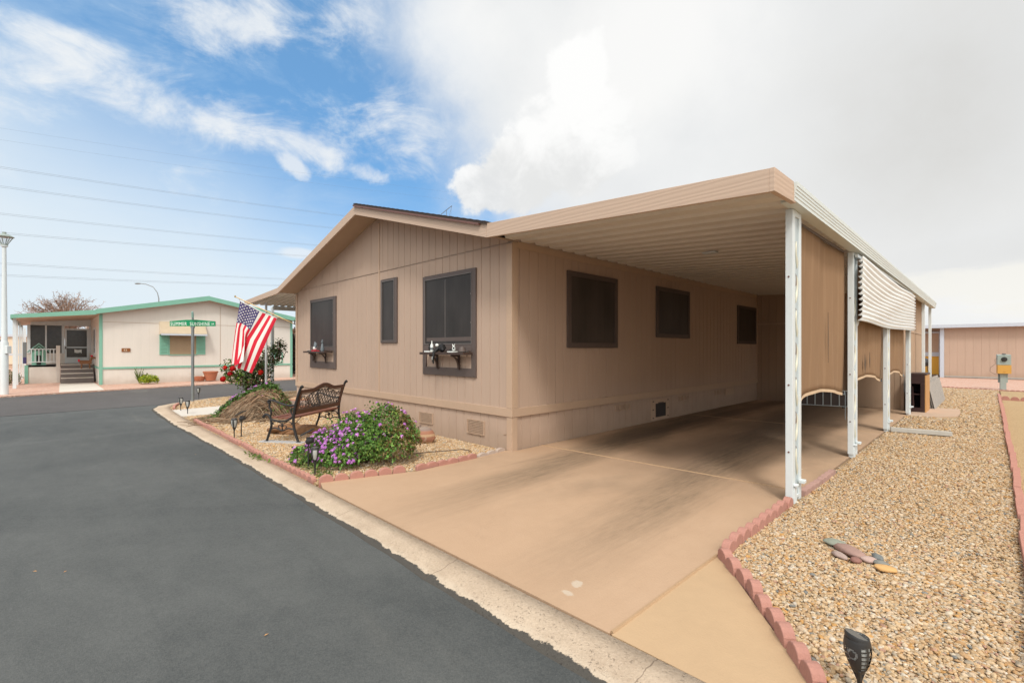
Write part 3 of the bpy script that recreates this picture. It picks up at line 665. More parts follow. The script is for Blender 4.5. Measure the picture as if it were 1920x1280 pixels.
# fluted gutter
prof = [(3.53, 2.86), (3.648, 2.86), (3.648, 2.892), (3.653, 2.897), (3.653, 2.925), (3.658, 2.930), (3.658, 2.955), (3.663, 2.960), (3.663, 2.985), (3.668, 2.99), (3.668, 3.03), (3.53, 3.03)]
mb = MB(); n = len(prof); V = []
for y, dz in ((.05, 0), (14.4, -.13)): V += [(x, y, z + dz) for x, z in prof]
mb.add(V, [tuple(range(n))[::-1], tuple(range(n, 2 * n))] + [(i, (i + 1) % n, (i + 1) % n + n, i + n) for i in range(n)])
mb.build('gutter_beam', 'white_flute', cp)
def scroll_post(Y, top, first=False):
    mb = MB(); x0, x1 = 3.50, 3.565; a, b = (Y, Y + .29)
    mb.box(x0, a, .05, x1, a + .085, top); mb.box(x0, b - .07, .0, x1, b, top); mb.box(x0, a + .0855, top - .06, x1, b - .0705, top - .001); mb.box(x0 + .005, a + .086, .03, x1 - .003, b - .071, .06)
    mb.box(x0 + .008, a + .02, .0, x1 + .012, a + .10, .16); mb.box(x1 + .0005, b - .10, .17, x1 + .05, b - .02, .20); mb.box(x1 + .0005, a + .01, .17, x1 + .035, a + .075, .19)
    p = mb.build('post', 'white_metal', cp, bevel=.004)
    xp = x1 - .014; mb = MB(); mb.box(xp - .008, a + .086, .061, xp, b - .071, top - .061); yc = (a + b) / 2 + .008
    z = .42; mb.m = 1
    while z < top - .4:
        mb.prism([(yc - .012, z), (yc + .016, z + .015), (yc + .024, z + .06), (yc + .012, z + .11), (yc - .006, z + .125), (yc + .004, z + .07)], xp + .0004, xp + .0022, 'x'); z += .34
    for zz in (.5, 1.15, 2.2): mb.lathe([(.0001, 0), (.009, .0), (.009, .004), (.0001, .005)], 10, Matrix.Translation((x0 + .03, a - .001, zz)) @ Matrix.Rotation(R(90), 4, 'X'))
    mb.build('panel', ['post_panel', 'rust_edge'], p)
    z = .35; k = 0; mb = MB()
    while z < top - .45:
        mb.tube([(xp + .006, yc + .022 * sin(q) * (1 if k % 2 else -1), z + .19 * q / pi) for q in np.linspace(-pi * .5, pi * .9, 9)], [.003, .010, .014, .012, .009, .010, .012, .009, .003], 6); z += .34; k += 1
    mb.build('scroll', 'hem_white', p, smooth=True)
scroll_post(.30, 2.855); scroll_post(3.06, 2.83); scroll_post(5.98, 2.80); scroll_post(9.02, 2.78)
for Y in (12.3, 14.15): MB().box(3.50, Y, 0, 3.565, Y + .10, 2.75).build('post', 'white_metal', cp, bevel=.004)
for Y in (3.2, 6.1):
    mb = MB(); mb.prism([(Y + .16, 1.92), (Y + .36, 1.92), (Y + .36, 1.88), (Y + .16, 1.78)], 3.515, 3.55, 'x'); mb.build('brace', 'white_metal', cp)
lt = MB().cbox((1.9, 2.35, cpz(1.9) - .012), (.20, .12, .02)).build('ceiling_plate', 'white_metal', cp, bevel=.004)
# ribbed metal valance between the second and fourth posts
val = thing('metal_valance', 'bowed white ribbed metal sheet hung between the middle carport posts', 'metal panel', (3.60, 0, 0))
NR, NC = 12, 24; V = []; F = []; prof = []
for r in range(NR): prof += [(r, .0, .050), (r, .35, .046), (r, .72, .020), (r, .86, .000), (r, .93, .004)]
prof.append((NR, 0, .050)); m_ = len(prof)
for j in range(NC + 1):
    t = j / NC; Y = 3.12 + t * 6.05
    for (r, q, d) in prof:
        f = (r + q) / NR; zt = 2.77 - .09 * t - .035 * sin(pi * t ** .8) - .11 * sin(pi * t ** .8) * sin(pi * min(1, f)) * .8; zb = 1.885 + .02 * t - .022 * sin(pi * t)
        V.append((d + .012 - .05 * sin(pi * t) * f + .004 * sin(17 * t + r), Y, zt + (zb - zt) * f + .008 * sin(9 * t + r * .6)))
for j in range(NC):
    for k in range(m_ - 1): F.append((j * m_ + k, (j + 1) * m_ + k, (j + 1) * m_ + k + 1, j * m_ + k + 1))
o = npmesh('ribbed_sheet', V, F, 'rib_white', val); sm = o.modifiers.new('Solid', 'SOLIDIFY'); sm.thickness = .0035
MB().box(-.02, 3.10, 2.76, .01, 9.2, 2.80).build('mounting_rail', 'white_metal', val)
# shade cloths
def shade(y0, y1, zt, zb, amp, skew, label, tears=(), x=3.47):
    t_ = thing('shade_cloth', label, 'shade cloth', (x, 0, 0), 0, 'brown shade cloths hung between the carport posts')
    nu, nv = 26, 22; V = []; F = []
    def low(u): return zb + amp * sin(pi * min(1, max(0, u)) ** skew)
    for i in range(nu + 1):
        u = i / nu
        for j in range(nv + 1):
            v = j / nv; z = zt + (low(u) - zt) * v; xx = .010 * sin(u * 19 + 1.3 * sin(v * 3)) * (.4 + v) + .012 * sin(u * 7.3 + v * 2.1) - .015 * v
            V.append((xx, y0 + (y1 - y0) * u, z))
    for i in range(nu):
        for j in range(nv):
            a = i * (nv + 1) + j; F.append((a, a + nv + 1, a + nv + 2, a + 1))
    c_ = npmesh('cloth', V, F, 'cloth', t_, smooth=True); c_.modifiers.new('Solid', 'SOLIDIFY').thickness = .003
    mb = MB(); pts = [V[i * (nv + 1) + nv] for i in range(nu + 1)]
    for a, b in zip(pts, pts[1:]):
        h = .036; P = [(a[0] + .004, a[1], a[2] - h / 2), (b[0] + .004, b[1], b[2] - h / 2), (b[0] + .004, b[1], b[2] + h / 2), (a[0] + .004, a[1], a[2] + h / 2)]
        mb.face(P); mb.face([(p[0] - .012, p[1], p[2]) for p in P][::-1]); mb.face([P[0], (P[0][0] - .012, P[0][1], P[0][2]), (P[1][0] - .012, P[1][1], P[1][2]), P[1]])
    mb.build('hem', 'hem', t_)
    if tears:
        for y, z, l, w_ in tears:
            mb = MB(); mb.prism([(y, z), (y + w_, z - l * .5), (y + w_ * .4, z - l), (y - w_ * .5, z - l * .6)], .020, .023, 'x'); mb.build('tear', 'black', t_)
    mb = MB(); mb.tube([(0, y0 - .02, zt + .02), (0, y1 + .02, zt + .02)], .018, 8); mb.build('roller_tube', 'bronze', t_)
    mb = MB(); mb.tube([(.0, y1 + .0, low(1)), (.01, y1 + .06, low(1) - .02), (.0, y1 + .1, low(1) + .03)], .006, 5); mb.tube([(.02, y1 + .03, low(1)), (.02, y1 + .03, low(1) - .35)], .004, 5); mb.build('cord', 'steel_wire', t_)
shade(.66, 2.94, 2.81, .885, .115, .85, 'first and widest brown shade cloth, beside the nearest carport post', ((2.02, 1.95, .62, .012),))
shade(3.38, 5.93, 2.72, .93, .13, 1.0, 'second brown shade cloth, hanging under the left half of the white ribbed sheet', ((4.35, 1.42, .30, .05), (4.75, 1.45, .26, .03)))
shade(6.32, 8.85, 2.70, .90, .13, 1.1, 'third brown shade cloth, hanging under the right half of the white ribbed sheet')
# ------------------------------------------------------------------ storage room closing the carport
st = thing('storage_room', 'tan storage room closing off the far end of the carport', 'shed', (0, 10.1, 0))
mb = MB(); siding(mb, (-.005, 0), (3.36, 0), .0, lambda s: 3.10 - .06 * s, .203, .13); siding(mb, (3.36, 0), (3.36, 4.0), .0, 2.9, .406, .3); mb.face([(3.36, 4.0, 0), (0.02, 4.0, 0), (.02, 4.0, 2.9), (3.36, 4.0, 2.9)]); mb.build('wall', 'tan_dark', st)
mb = MB(); mb.box(.03, -.018, 2.2, 3.30, -.0005, 2.245); mb.box(3.3605, .1, 1.93, 3.375, 4.0, 1.965); mb.box(3.3605, 1.98, .0, 3.374, 2.04, 1.929); mb.box(3.30, -.016, 0, 3.3595, -.0005, 2.2); mb.build('trim', 'tan_trim', st)
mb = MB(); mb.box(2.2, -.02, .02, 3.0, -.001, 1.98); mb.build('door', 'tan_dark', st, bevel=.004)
# white framed slatted panel leaning at the back of the carport
pn_ = thing('slatted_panel', 'dark panel with pale slatted frame lying low at the back of the carport', 'panel', (1.75, 9.35, .012), R(14))
mb = MB(); mb.box(-.62, .0, .06, .62, .04, .42); mb.build('board', 'bronze', pn_)
mb = MB()
for k in range(8): x = -.62 + k * .172; mb.box(x, -.014, .055, x + .022, -.0005, .425)
mb.box(-.63, -.016, .035, .62, -.0005, .054); mb.box(-.63, -.016, .426, .62, -.0005, .445); mb.build('slat_frame', 'white_flute', pn_)
for x in (-.55, .48): mb = MB(); mb.box(x, 0, 0, x + .07, .05, .0595); mb.build('foot', 'black', pn_)
# ------------------------------------------------------------------ cabinet, leaning sheets, parking stop
cb = thing('cabinet', 'open dark brown desk cabinet with a plywood side standing past the last tall post', 'cabinet', (3.47, 9.78, .021))
mb = MB(); mb.box(0, 0, .865, .33, .88, .90); mb.box(0, 0.0, .0, .30, .03, .10); mb.box(0, 0, .66, .30, .03, .864); mb.box(0, 0, .101, .06, .03, .659); mb.box(.22, 0, .101, .30, .03, .659); mb.box(.0, .031, .0, .02, .88, .864); mb.box(.021, .85, .0, .30, .88, .864); mb.build('body', 'espresso', cb, bevel=.003)
mb = MB(); mb.prism([(.0, 0), (.88, 0), (.88, .864), (.0, .864)], .301, .32, 'x'); mb.build('side_panel', 'ply', cb)
mb = MB(); mb.box(.022, .032, .4, .299, .84, .42); mb.prism([(.08, .101), (.115, .101), (.09, .60), (.075, .60)], -.012, -.001, 'y'); mb.build('shelf', 'espresso', cb)
ls = thing('leaning_sheets', 'bundle of ribbed white metal sheets leaning upright behind the dark cabinet', 'metal sheets', (3.62, 10.85, .02))
for q in range(4):
    mb = MB(); pr = []
    for i in range(45):
        b = i * .07; pr += [(b, 0), (b + .03, 0), (b + .04, .018), (b + .06, .018)]
    for (ya, da), (yb, db) in zip(pr, pr[1:]):
        lean = .13; x0 = .04 * q; h = .64 + .07 * (q == 2)
        mb.face([(x0 + lean + da, ya, .0), (x0 + lean + db, yb, .0), (x0 + db, yb, h), (x0 + da, ya, h)])
    o = mb.build('sheet', 'sheet_grey', ls); o.modifiers.new('Solid', 'SOLIDIFY').thickness = .004
ps = thing('parking_stop', 'long pale concrete bar lying on the pebbles at the third post', 'parking stop', (3.62, 6.02, .02), R(9))
mb = MB(); mb.prism([(-.07, 0), (.07, 0), (.05, .075), (-.05, .075)], -.02, .80, 'x'); mb.build('bar', 'concrete_bar', ps, bevel=.012)
mb = MB()
for x in (.12, .64): mb.lathe([(.0001, .0), (.018, .0), (.018, .004), (.0001, .006)], 10, Matrix.Translation((x, 0, .0752)))
mb.build('bolt', 'galv', ps)
# ================================================================== CREAM HOUSE ACROSS THE STREET (local x along its front, y inward)
wh = thing('cream_house', 'cream mobile home with sea-green trim, shutters and a raised porch', 'house', (-21.0, -3.29, 0), R(90))
WW = 7.65; WP = 3.85
def wz(x): return 2.93 + (x / WP) * .80 if x < WP else 3.73 - (x - WP) / (WW - WP) * .80
mb = MB(); siding(mb, (0, 0), (WW, 0), .70, lambda s: wz(s) + .04, .3, .15, .006, .003); siding(mb, (0, 10), (0, 0), .70, 2.95, .3); siding(mb, (WW, 0), (WW, 10), .70, 2.95, .3)
mb.face([(0, 10, 0), (WW, 10, 0), (WW, 10, 2.93), (WP, 10, 3.73), (0, 10, 2.93)]); mb.build('wall', 'white_siding', wh)
mb = MB(); siding(mb, (0, .01), (WW, .01), -.05, .66, .3, .15, .006, .003); siding(mb, (.01, 10), (.01, 0), -.05, .66, .3); siding(mb, (WW - .01, 0), (WW - .01, 10), -.05, .66, .3); mb.build('skirting', 'white_siding', wh)
mb = MB(); mb.box(-.01, -.025, .66, WW + .01, -.0005, .74); mb.box(-.02, -.002, .66, -.0005, 10, .74); mb.build('trim_band', 'green_trim', wh)
for x0, x1 in ((-.02, .09), (WW - .09, WW + .02)):
    MB().box(x0, -.022, -.02, x1, -.0005, .655).box(x0, -.022, .745, x1, -.0005, 2.95).build('corner_board', 'green_trim', wh)
mb = MB(); mb.box(.1, -.008, 2.62, WW - .1, -.0005, 2.632); mb.box(4.35, -.010, .75, 4.362, -.0005, 3.5); mb.build('seam', 'soffit', wh)
mb = MB()
for a, b, za, zb_ in ((-.12, WP, wz(0) - .02, 3.73), (WP, WW + .2, 3.73, wz(WW) - .04)):
    mb.prism([(a, za + .02), (b, zb_ + .02), (b, zb_ + .235), (a, za + .215)], -.34, -.30, 'y')
mb.prism([(-2.52, 2.64), (-.121, 2.90), (-.121, 3.09), (-2.52, 2.78)], -.34, -.30, 'y'); mb.box(-2.53, -.3, 2.62, -2.49, 9, 2.77)
mb.build('fascia', 'green_trim', wh)
mb = MB()
for a, b, za, zb_ in ((-.12, WP, wz(0) - .02, 3.73), (WP, WW + .2, 3.73, wz(WW) - .04)): mb.prism([(a, za + .19), (b, zb_ + .19), (b, zb_ + .225), (a, za + .205)], -.299, 10.4, 'y')
mb.build('roof', 'shingle', wh)
mb = MB(); mb.prism([(-2.48, 2.70), (.0, 2.92), (.0, 2.98), (-2.48, 2.76)], -.299, 9, 'y'); mb.prism([(-.1, wz(0) + .02), (WP, 3.75), (WP, 3.77), (-.1, wz(0) + .04)], -.299, .0, 'y'); mb.prism([(WP, 3.75), (WW + .15, wz(WW)), (WW + .15, wz(WW) + .02), (WP, 3.77)], -.299, 0, 'y'); mb.build('porch_ceiling', 'tan_trim', wh)
# awning window with shutters
wn = MB(); wn.box(2.33, -.04, 1.22, 3.42, -.001, 1.25); wn.box(2.33, -.04, 2.25, 3.42, -.001, 2.29); wn.box(2.33, -.04, 1.2505, 2.37, -.001, 2.249); wn.box(3.38, -.04, 1.2505, 3.42, -.001, 2.249); wnd = wn.build('window', 'green_trim', wh)
mb = MB(); mb.box(2.371, -.02, 1.251, 3.379, -.001, 2.248); mb.build('blind', 'blind', wnd)
for x0 in (2.0, 3.42):
    mb = MB(); mb.box(x0, -.03, 1.24, x0 + .32, -.001, 2.2)
    for k in range(14): mb.cbox((x0 + .16, -.034, 1.32 + k * .062), (.24, .012, .035), Matrix.Rotation(R(25), 4, 'X'))
    mb.build('shutter', 'green_trim', wh)
aw = MB()
for k in range(10):
    f0, f1 = k / 10, (k + 1) / 10
    aw.prism([(-.01 - .46 * f0, 2.72 - .56 * f0), (-.01 - .46 * f1, 2.72 - .56 * f1), (-.01 - .46 * f1 - .012, 2.72 - .56 * f1 + .05), (-.01 - .46 * f0, 2.72 - .56 * f0 + .006)], 2.0, 3.72, 'x')
awn_ = aw.build('window_awning', 'tan_awning', wh); MB().box(1.99, -.49, 2.10, 3.73, -.465, 2.165).build('valance', 'far_white', awn_)
mb = MB(); mb.prism([(-.01, 2.70), (-.46, 2.15), (-.01, 2.15)], 1.992, 1.999, 'x'); mb.build('awning_side', 'tan_awning', awn_)
pq = MB().box(.70, -.03, 1.38, .99, -.001, 1.53).build('number_plaque', 'plaque', wh); text_obj('numerals', '43', .12, 'tan_awning', pq, Matrix.Translation((.765, -.031, 1.41)) @ Matrix.Rotation(R(90), 4, 'X'), 1.0, .004)
dc = MB(); dc.box(6.75, -.04, .78, 7.18, -.001, .83); dc.box(6.75, -.04, 1.26, 7.18, -.001, 1.31); dc.box(6.75, -.04, .8305, 6.8, -.001, 1.2595); dc.box(7.13, -.04, .8305, 7.18, -.001, 1.2595); dc.build('wall_frame', 'green_trim', wh)
mb = MB(); mb.blob((6.86, -.02, 1.17), (.07, .018, .05), 2, .5, 3, 1); mb.blob((6.93, -.02, 1.10), (.03, .018, .07), 3, .5, 3, 1); mb.blob((6.99, -.02, 1.02), (.022, .016, .03), 4, .5, 3, 1); mb.build('wall_ornament', 'black', wh)
# porch
mb = MB(); mb.box(-2.2, 3.0, .72, -.02, 5.0, .80); mb.build('porch_floor', 'porch_floor', wh)
mb = MB(); siding(mb, (-2.17, 3.0), (-1.27, 3.0), 0, .80, .3, .15, .006, .003); siding(mb, (-2.17, 9), (-2.17, 3.0), 0, .8, .3); mb.face([(-1.27, 3.0, 0), (-1.27, 3.3, 0), (-1.27, 3.3, .8), (-1.27, 3.0, .8)]); mb.build('porch_wall', 'white_siding', wh)
mb = MB(); mb.box(-2.24, 2.97, 0, -2.13, 2.998, .80); mb.build('porch_corner', 'green_trim', wh)
rl = MB(); rl.box(-2.12, 2.98, .92, -1.28, 3.02, .955); rl.box(-2.12, 2.98, 1.47, -1.28, 3.02, 1.51); rail = rl.build('railing', 'white_metal', wh)
for k in range(7): x = -2.05 + k * .115; MB().box(x, 2.985, .9555, x + .03, 3.015, 1.4695).build('baluster', 'white_metal', rail)
MB().box(-1.27, 2.93, 0, -1.14, 3.03, 1.65).build('newel_post', 'white_siding', wh, bevel=.006)
sp_ = None
for k in range(4):
    z = .06 + .19 * (k + 1); s1 = MB().box(-1.13, 2.2 + k * .25, 0.0, -.06, 2.2 + (k + 1) * .25, z - .031).build('step', 'porch_floor', wh); MB().box(-1.13, 2.185 + k * .25, z - .03, -.06, 2.2 + (k + 1) * .25, z).build('nosing', 'white_siding', s1)
mb = MB(); mb.box(-2.2, 5.0, .8, -.02, 5.04, 1.30); mb.build('screen_wall', 'white_siding', wh)
mb = MB()
for x0, x1 in ((-2.2, -2.1), (-1.62, -1.56), (-1.06, -.96), (-.09, -.02)): mb.box(x0, 4.97, 1.3005, x1, 5.04, 2.62)
mb.prism([(-2.1, 2.60), (-.03, 2.60), (-.03, 2.93), (-2.1, 2.74)], 4.97, 5.04, 'y'); mb.build('screen_posts', 'white_metal', wh)
for x0, x1 in ((-2.1, -1.62), (-1.56, -1.06)): MB().box(x0, 5.0, 1.301, x1, 5.01, 2.599).build('porch_screen', 'dark_glass', wh)
dr = MB(); dr.box(-.95, 4.96, .82, -.89, 4.995, 2.48); dr.box(-.17, 4.96, .82, -.10, 4.995, 2.48); dr.box(-.889, 4.96, 2.40, -.171, 4.995, 2.48); dr.box(-.889, 4.96, 1.55, -.171, 4.995, 1.60); dr.box(-.889, 4.96, .82, -.171, 4.995, 1.10); door = dr.build('screen_door', 'white_metal', wh)
mb = MB(); mb.box(-.888, 4.982, 1.601, -.172, 4.99, 2.399); mb.box(-.888, 4.982, 1.101, -.172, 4.99, 1.549); mb.build('door_screen', 'dark_glass', door)
mb = MB(); mb.prism([(-.62, 1.33), (-.50, 1.30), (-.42, 1.33), (-.36, 1.30), (-.36, 1.47), (-.5, 1.45), (-.62, 1.48)], 4.955, 4.9595, 'y'); mb.build('door_sign', 'letter', door)
mb = MB(); mb.box(-.94, 4.93, 1.5, -.91, 4.9595, 1.62); mb.build('handle', 'black', door)
mb = MB(); mb.box(-.03, 2.2, 1.25, -.0005, 3.0, 2.45); sw = mb.build('side_window', 'white_metal', wh); MB().box(-.036, 2.28, 1.32, -.0305, 2.92, 2.38).build('pane', 'dark_glass', sw)
for y in (0, 2.4, 4.9, 7.6, 10.2, 12.4):
    pw = .05 if y == 0 else .025; MB().box(-2.43 - pw, y - pw, 0, -2.43 + pw, y + pw, 2.66).build('porch_post', 'white_metal', wh)
mb = MB(); mb.box(-2.47, 12.5, 0, -2.42, 12.6, 2.6); mb.build('porch_back_post', 'white_metal', wh)
# dark car bay right of the cream house
mb = MB(); mb.box(WW + .02, 1.0, 2.55, WW + 3.6, 9, 2.62); mb.build('carport_roof', 'tan_trim', wh)
mb = MB(); mb.box(WW + .03, 6.5, 0, WW + 3.6, 6.6, 2.5); mb.build('carport_back', 'screen', wh)
# things on the porch
bh = thing('play_house', 'small dolls house with a sea-green gable roof behind the porch railing', 'dolls house', (-24.35, -5.1, .80), R(90))
mb = MB(); mb.box(-.22, -.18, 0, .22, .18, .60); mb.prism([(-.22, .6), (.22, .6), (0, .86)], -.18, .18, 'y'); mb.build('body', 'green_trim', bh)
mb = MB(); mb.prism([(-.33, .55), (0, .90), (0, .96), (-.37, .57)], -.24, .24, 'y'); mb.prism([(.33, .55), (.37, .57), (.001, .96), (.001, .90)], -.24, .24, 'y'); mb.build('roof', 'sign_back', bh)
mb = MB(); mb.box(-.07, -.187, .02, .07, -.1805, .42); mb.build('doorway', 'black', bh); mb = MB(); mb.prism([(-.1, .62), (.1, .62), (0, .78)], -.187, -.1805, 'y'); mb.build('opening', 'black', bh)
wd = thing('wooden_pony', 'rustic log pony figure with red ribbon on the porch steps', 'figure', (-23.35, -3.62, .63), R(90))
mb = MB(); mb.lathe([(.001, -.2), (.085, -.2), (.085, .2), (.001, .2)], 12, Matrix.Translation((0, 0, .28)) @ Matrix.Rotation(R(90), 4, 'Y')); mb.build('body', 'wood_brown', wd)
for x, y in ((-.14, -.05), (-.14, .05), (.14, -.05), (.14, .05)):
    mb = MB(); mb.tube([(x, y, .0), (x * .9, y * .9, .22)], .025, 8); mb.build('leg', 'wood_brown', wd)
mb = MB(); mb.tube([(.15, 0, .33), (.22, 0, .50)], [.05, .04], 8); mb.tube([(.18, 0, .50), (.34, 0, .46)], [.055, .04], 8); mb.build('head', 'wood_brown', wd)
mb = MB(); mb.blob((.2, -.02, .56), (.05, .04, .04), 1, .4); mb.blob((-.22, 0, .36), (.04, .03, .06), 2, .4); mb.build('ribbon', 'flag_red', wd)
mb = MB(); mb.box(-.3, -.2, 0, .3, .2, .02); mt_ = mb.build('door_mat', 'black', None, loc=(-24.6, -3.9, .80)); tag(mt_, 'small black mat at the foot of the white screen door', 'door mat')
hn = thing('hen_planter', 'orange clay hen-shaped planter by the cream wall, left of the flower pot', 'planter', (-20.55, .11, .05), R(90))
mb = MB(); mb.lathe([(.001, 0), (.20, 0), (.26, .12), (.27, .20), (.22, .2), (.2, .15), (.001, .12)], 18); mb.build('body', 'terracotta', hn, smooth=True)
mb = MB(); mb.tube([(.22, 0, .17), (.28, 0, .30), (.27, 0, .38)], [.09, .06, .05], 8); mb.prism([(.30, .36), (.36, .345), (.30, .33)], -.015, .015, 'y'); mb.build('head', 'tan_awning', hn, smooth=True)
mb = MB(); mb.prism([(-.22, .16), (-.36, .36), (-.30, .36), (-.14, .2)], -.06, .06, 'y'); mb.build('tail', 'tan_awning', hn)
pt = MB(); pt.lathe([(.001, 0), (.20, 0), (.29, .36), (.31, .36), (.31, .42), (.27, .42), (.25, .36), (.001, .34)], 20); o = pt.build('flower_pot', 'terracotta', None, True, loc=(-20.45, .55, .05)); tag(o, 'wide terracotta flower pot standing by the cream wall', 'flower pot')
# ================================================================== FAR TAN BUILDING ON THE RIGHT
fb = thing('far_house', 'long tan house with white eaves and a white-framed door beyond the gravel', 'house', (2.9, 29.05, 0))
mb = MB(); siding(mb, (.10, 0), (11, 0), .0, 2.62, .3, .2, .008, .006); siding(mb, (-6, .9), (.0, .9), 0, 2.62, .3, .2); mb.face([(11, 0, 0), (11, 9, 0), (11, 9, 2.62), (11, 0, 2.62)]); mb.face([(.1, .9, 0), (.1, 0, 0), (.1, 0, 2.62), (.1, .9, 2.62)]); mb.build('wall', 'tan', fb)
mb = MB(); mb.box(-6, -.35, 2.60, 11.4, -.28, 2.77); mb.build('fascia', 'far_white', fb); mb = MB(); mb.box(-6, -.279, 2.68, 11.4, 9, 2.74); mb.build('roof', 'far_white', fb)
mb = MB(); mb.box(-.06, -.10, 0, .095, .05, 2.62); mb.build('post', 'far_white', fb); mb = MB(); mb.box(.1, -.02, .02, 11, -.001, .1); mb.build('base_board', 'concrete_bar', fb)
d_ = MB(); d_.box(-.16, .80, .05, -.07, .895, 2.45); d_.box(-1.0, .80, .05, -.92, .895, 2.45); d_.box(-.919, .80, 2.35, -.161, .895, 2.45); d_.box(-.919, .80, 1.10, -.161, .895, 1.32); dd = d_.build('door', 'far_white', fb)
MB().box(-.918, .85, 1.321, -.162, .89, 2.349).build('door_screen', 'tan_trim', dd); MB().box(-.918, .84, .12, -.162, .89, 1.099).build('door_panel', 'yellow_door', dd)
gr = thing('barbecue_grill', 'black covered kettle grill half hidden behind the last carport post', 'grill', (2.62, 23.0, 0))
mb = MB(); mb.lathe([(.001, .72), (.2, .74), (.28, .86), (.28, .90), (.001, .90)], 18); mb.build('bowl', 'black', gr, True); mb = MB(); mb.lathe([(.29, .905), (.27, .99), (.16, 1.08), (.001, 1.11)], 18); mb.build('lid', 'car_black', gr, True)
for k in range(3): mb = MB(); mb.tube([(.16 * cos(k * 2.1), .16 * sin(k * 2.1), .78), (.27 * cos(k * 2.1), .27 * sin(k * 2.1), 0)], .014, 6); mb.build('leg', 'black', gr)
me_ = thing('meter_pedestal', 'grey and yellow electric meter box on a stout post by the pink gravel', 'meter', (5.13, 20.45, 0), R(8))
mb = MB(); mb.box(-.10, -.03, 0, .06, .11, .60); mb.box(-.14, .115, .25, -.09, .15, .6); mb.box(.08, .115, .25, .12, .15, .6); mb.build('post', 'meter_grey', me_, bevel=.006)
mb = MB(); mb.box(-.19, -.12, .91, .17, .11, 1.27); mb.prism([(-.12, 1.27), (.11, 1.27), (.11, 1.30)], -.19, .17, 'x'); mb.build('meter_box', 'meter_grey', me_, bevel=.008)
mb = MB(); mb.box(-.185, -.125, .59, .175, .11, .905); mb.cbox((0, -.13, .665), (.06, .01, .02)); mb.build('breaker_box', 'meter_yellow', me_, bevel=.008)
mb = MB(); mb.lathe([(.001, .06), (.07, .05), (.085, .0), (.085, -.02)], 18, Matrix.Translation((-.01, -.125, 1.12)) @ Matrix.Rotation(R(90), 4, 'X')); mb.build('dial', 'screen', me_, True)
mb = MB(); mb.tube([(-.19, 0, 1.15), (-.24, 0, 1.1), (-.22, 0, .95), (-.36, 0, .8), (-.37, 0, .66), (-.25, 0, .56), (-.12, 0, .55)], .006, 6); mb.lathe([(.06, 1.30), (.05, 1.33), (.001, 1.34)], 10); mb.build('cable', 'bronze', me_)
# beige mobile home far left, dark car beside the cream house
rv = thing('beige_trailer', 'low cream trailer home far behind the street lamp', 'trailer', (-50, -12.5, 0), R(80))
mb = MB(); siding(mb, (-4, 0), (6.5, 0), .3, 2.45, .35); siding(mb, (6.5, 0), (6.5, 3), .3, 2.45, .35); mb.build('wall', 'tan_awning', rv)
mb = MB(); mb.box(-4.1, -.15, 2.45, 6.7, 3.2, 2.62); mb.box(-4.1, -.02, 1.0, 6.52, -.001, 1.12); mb.build('roof', 'far_white', rv)
for x in (-2.5, 1.2, 4.5): MB().box(x, -.03, 1.45, x + .9, -.001, 2.2).build('window', 'dark_glass', rv)
mb = MB(); mb.box(-4, .05, -.02, 6.5, 2.9, .3); mb.build('skirting', 'tan_trim', rv)
car = thing('parked_car', 'black car parked in the shade beside the cream house, only a sliver showing', 'car', (-26.5, 5.9, 0), R(0))
def loft(mb, secs):
    n = len(secs[0][1]); V = []
    for x, s in secs: V += [(x, y, z) for y, z in s]
    F = [tuple(range(n))[::-1], tuple((len(secs) - 1) * n + k for k in range(n))]
    for i in range(len(secs) - 1):
        for k in range(n): F.append((i * n + k, i * n + (k + 1) % n, (i + 1) * n + (k + 1) % n, (i + 1) * n + k))
    return mb.add(V, F)
def sec(w_, z0, z1, wt): return [(-w_, z0), (w_, z0), (w_ * 1.02, (z0 + z1) / 2), (w_ * wt, z1), (-w_ * wt, z1), (-w_ * 1.02, (z0 + z1) / 2)]
mb = MB(); loft(mb, [(2.2, sec(.75, .4, .75, .85)), (1.9, sec(.84, .25, .88, .88)), (.9, sec(.87, .22, 1.0, .9)), (-1.6, sec(.87, .22, 1.05, .9)), (-2.2, sec(.8, .35, 1.0, .88))]); mb.build('body', 'car_black', car, True)
mb = MB(); loft(mb, [(1.0, sec(.75, .95, 1.02, .9)), (.35, sec(.76, .95, 1.52, .78)), (-1.2, sec(.76, .95, 1.55, .78)), (-1.9, sec(.72, .95, 1.06, .85))]); mb.build('cabin', 'dark_glass', car, True)
for x, y in ((1.35, -.82), (1.35, .82), (-1.35, -.82), (-1.35, .82)):
    mb = MB(); mb.lathe([(.2, -.1), (.33, -.1), (.34, 0), (.33, .1), (.2, .1)], 20, Matrix.Translation((x, y, .34)) @ Matrix.Rotation(R(90), 4, 'X')); wl = mb.build('wheel', 'black', car, True); mb = MB(); mb.lathe([(.001, -.08), (.19, -.09), (.19, .09), (.001, .08)], 14, Matrix.Translation((x, y, .34)) @ Matrix.Rotation(R(90), 4, 'X')); mb.build('rim', 'galv', wl)
for y in (-.6, .6): MB().cbox((2.0, y, .72), (.3, .26, .1)).build('headlight', 'far_white', car)
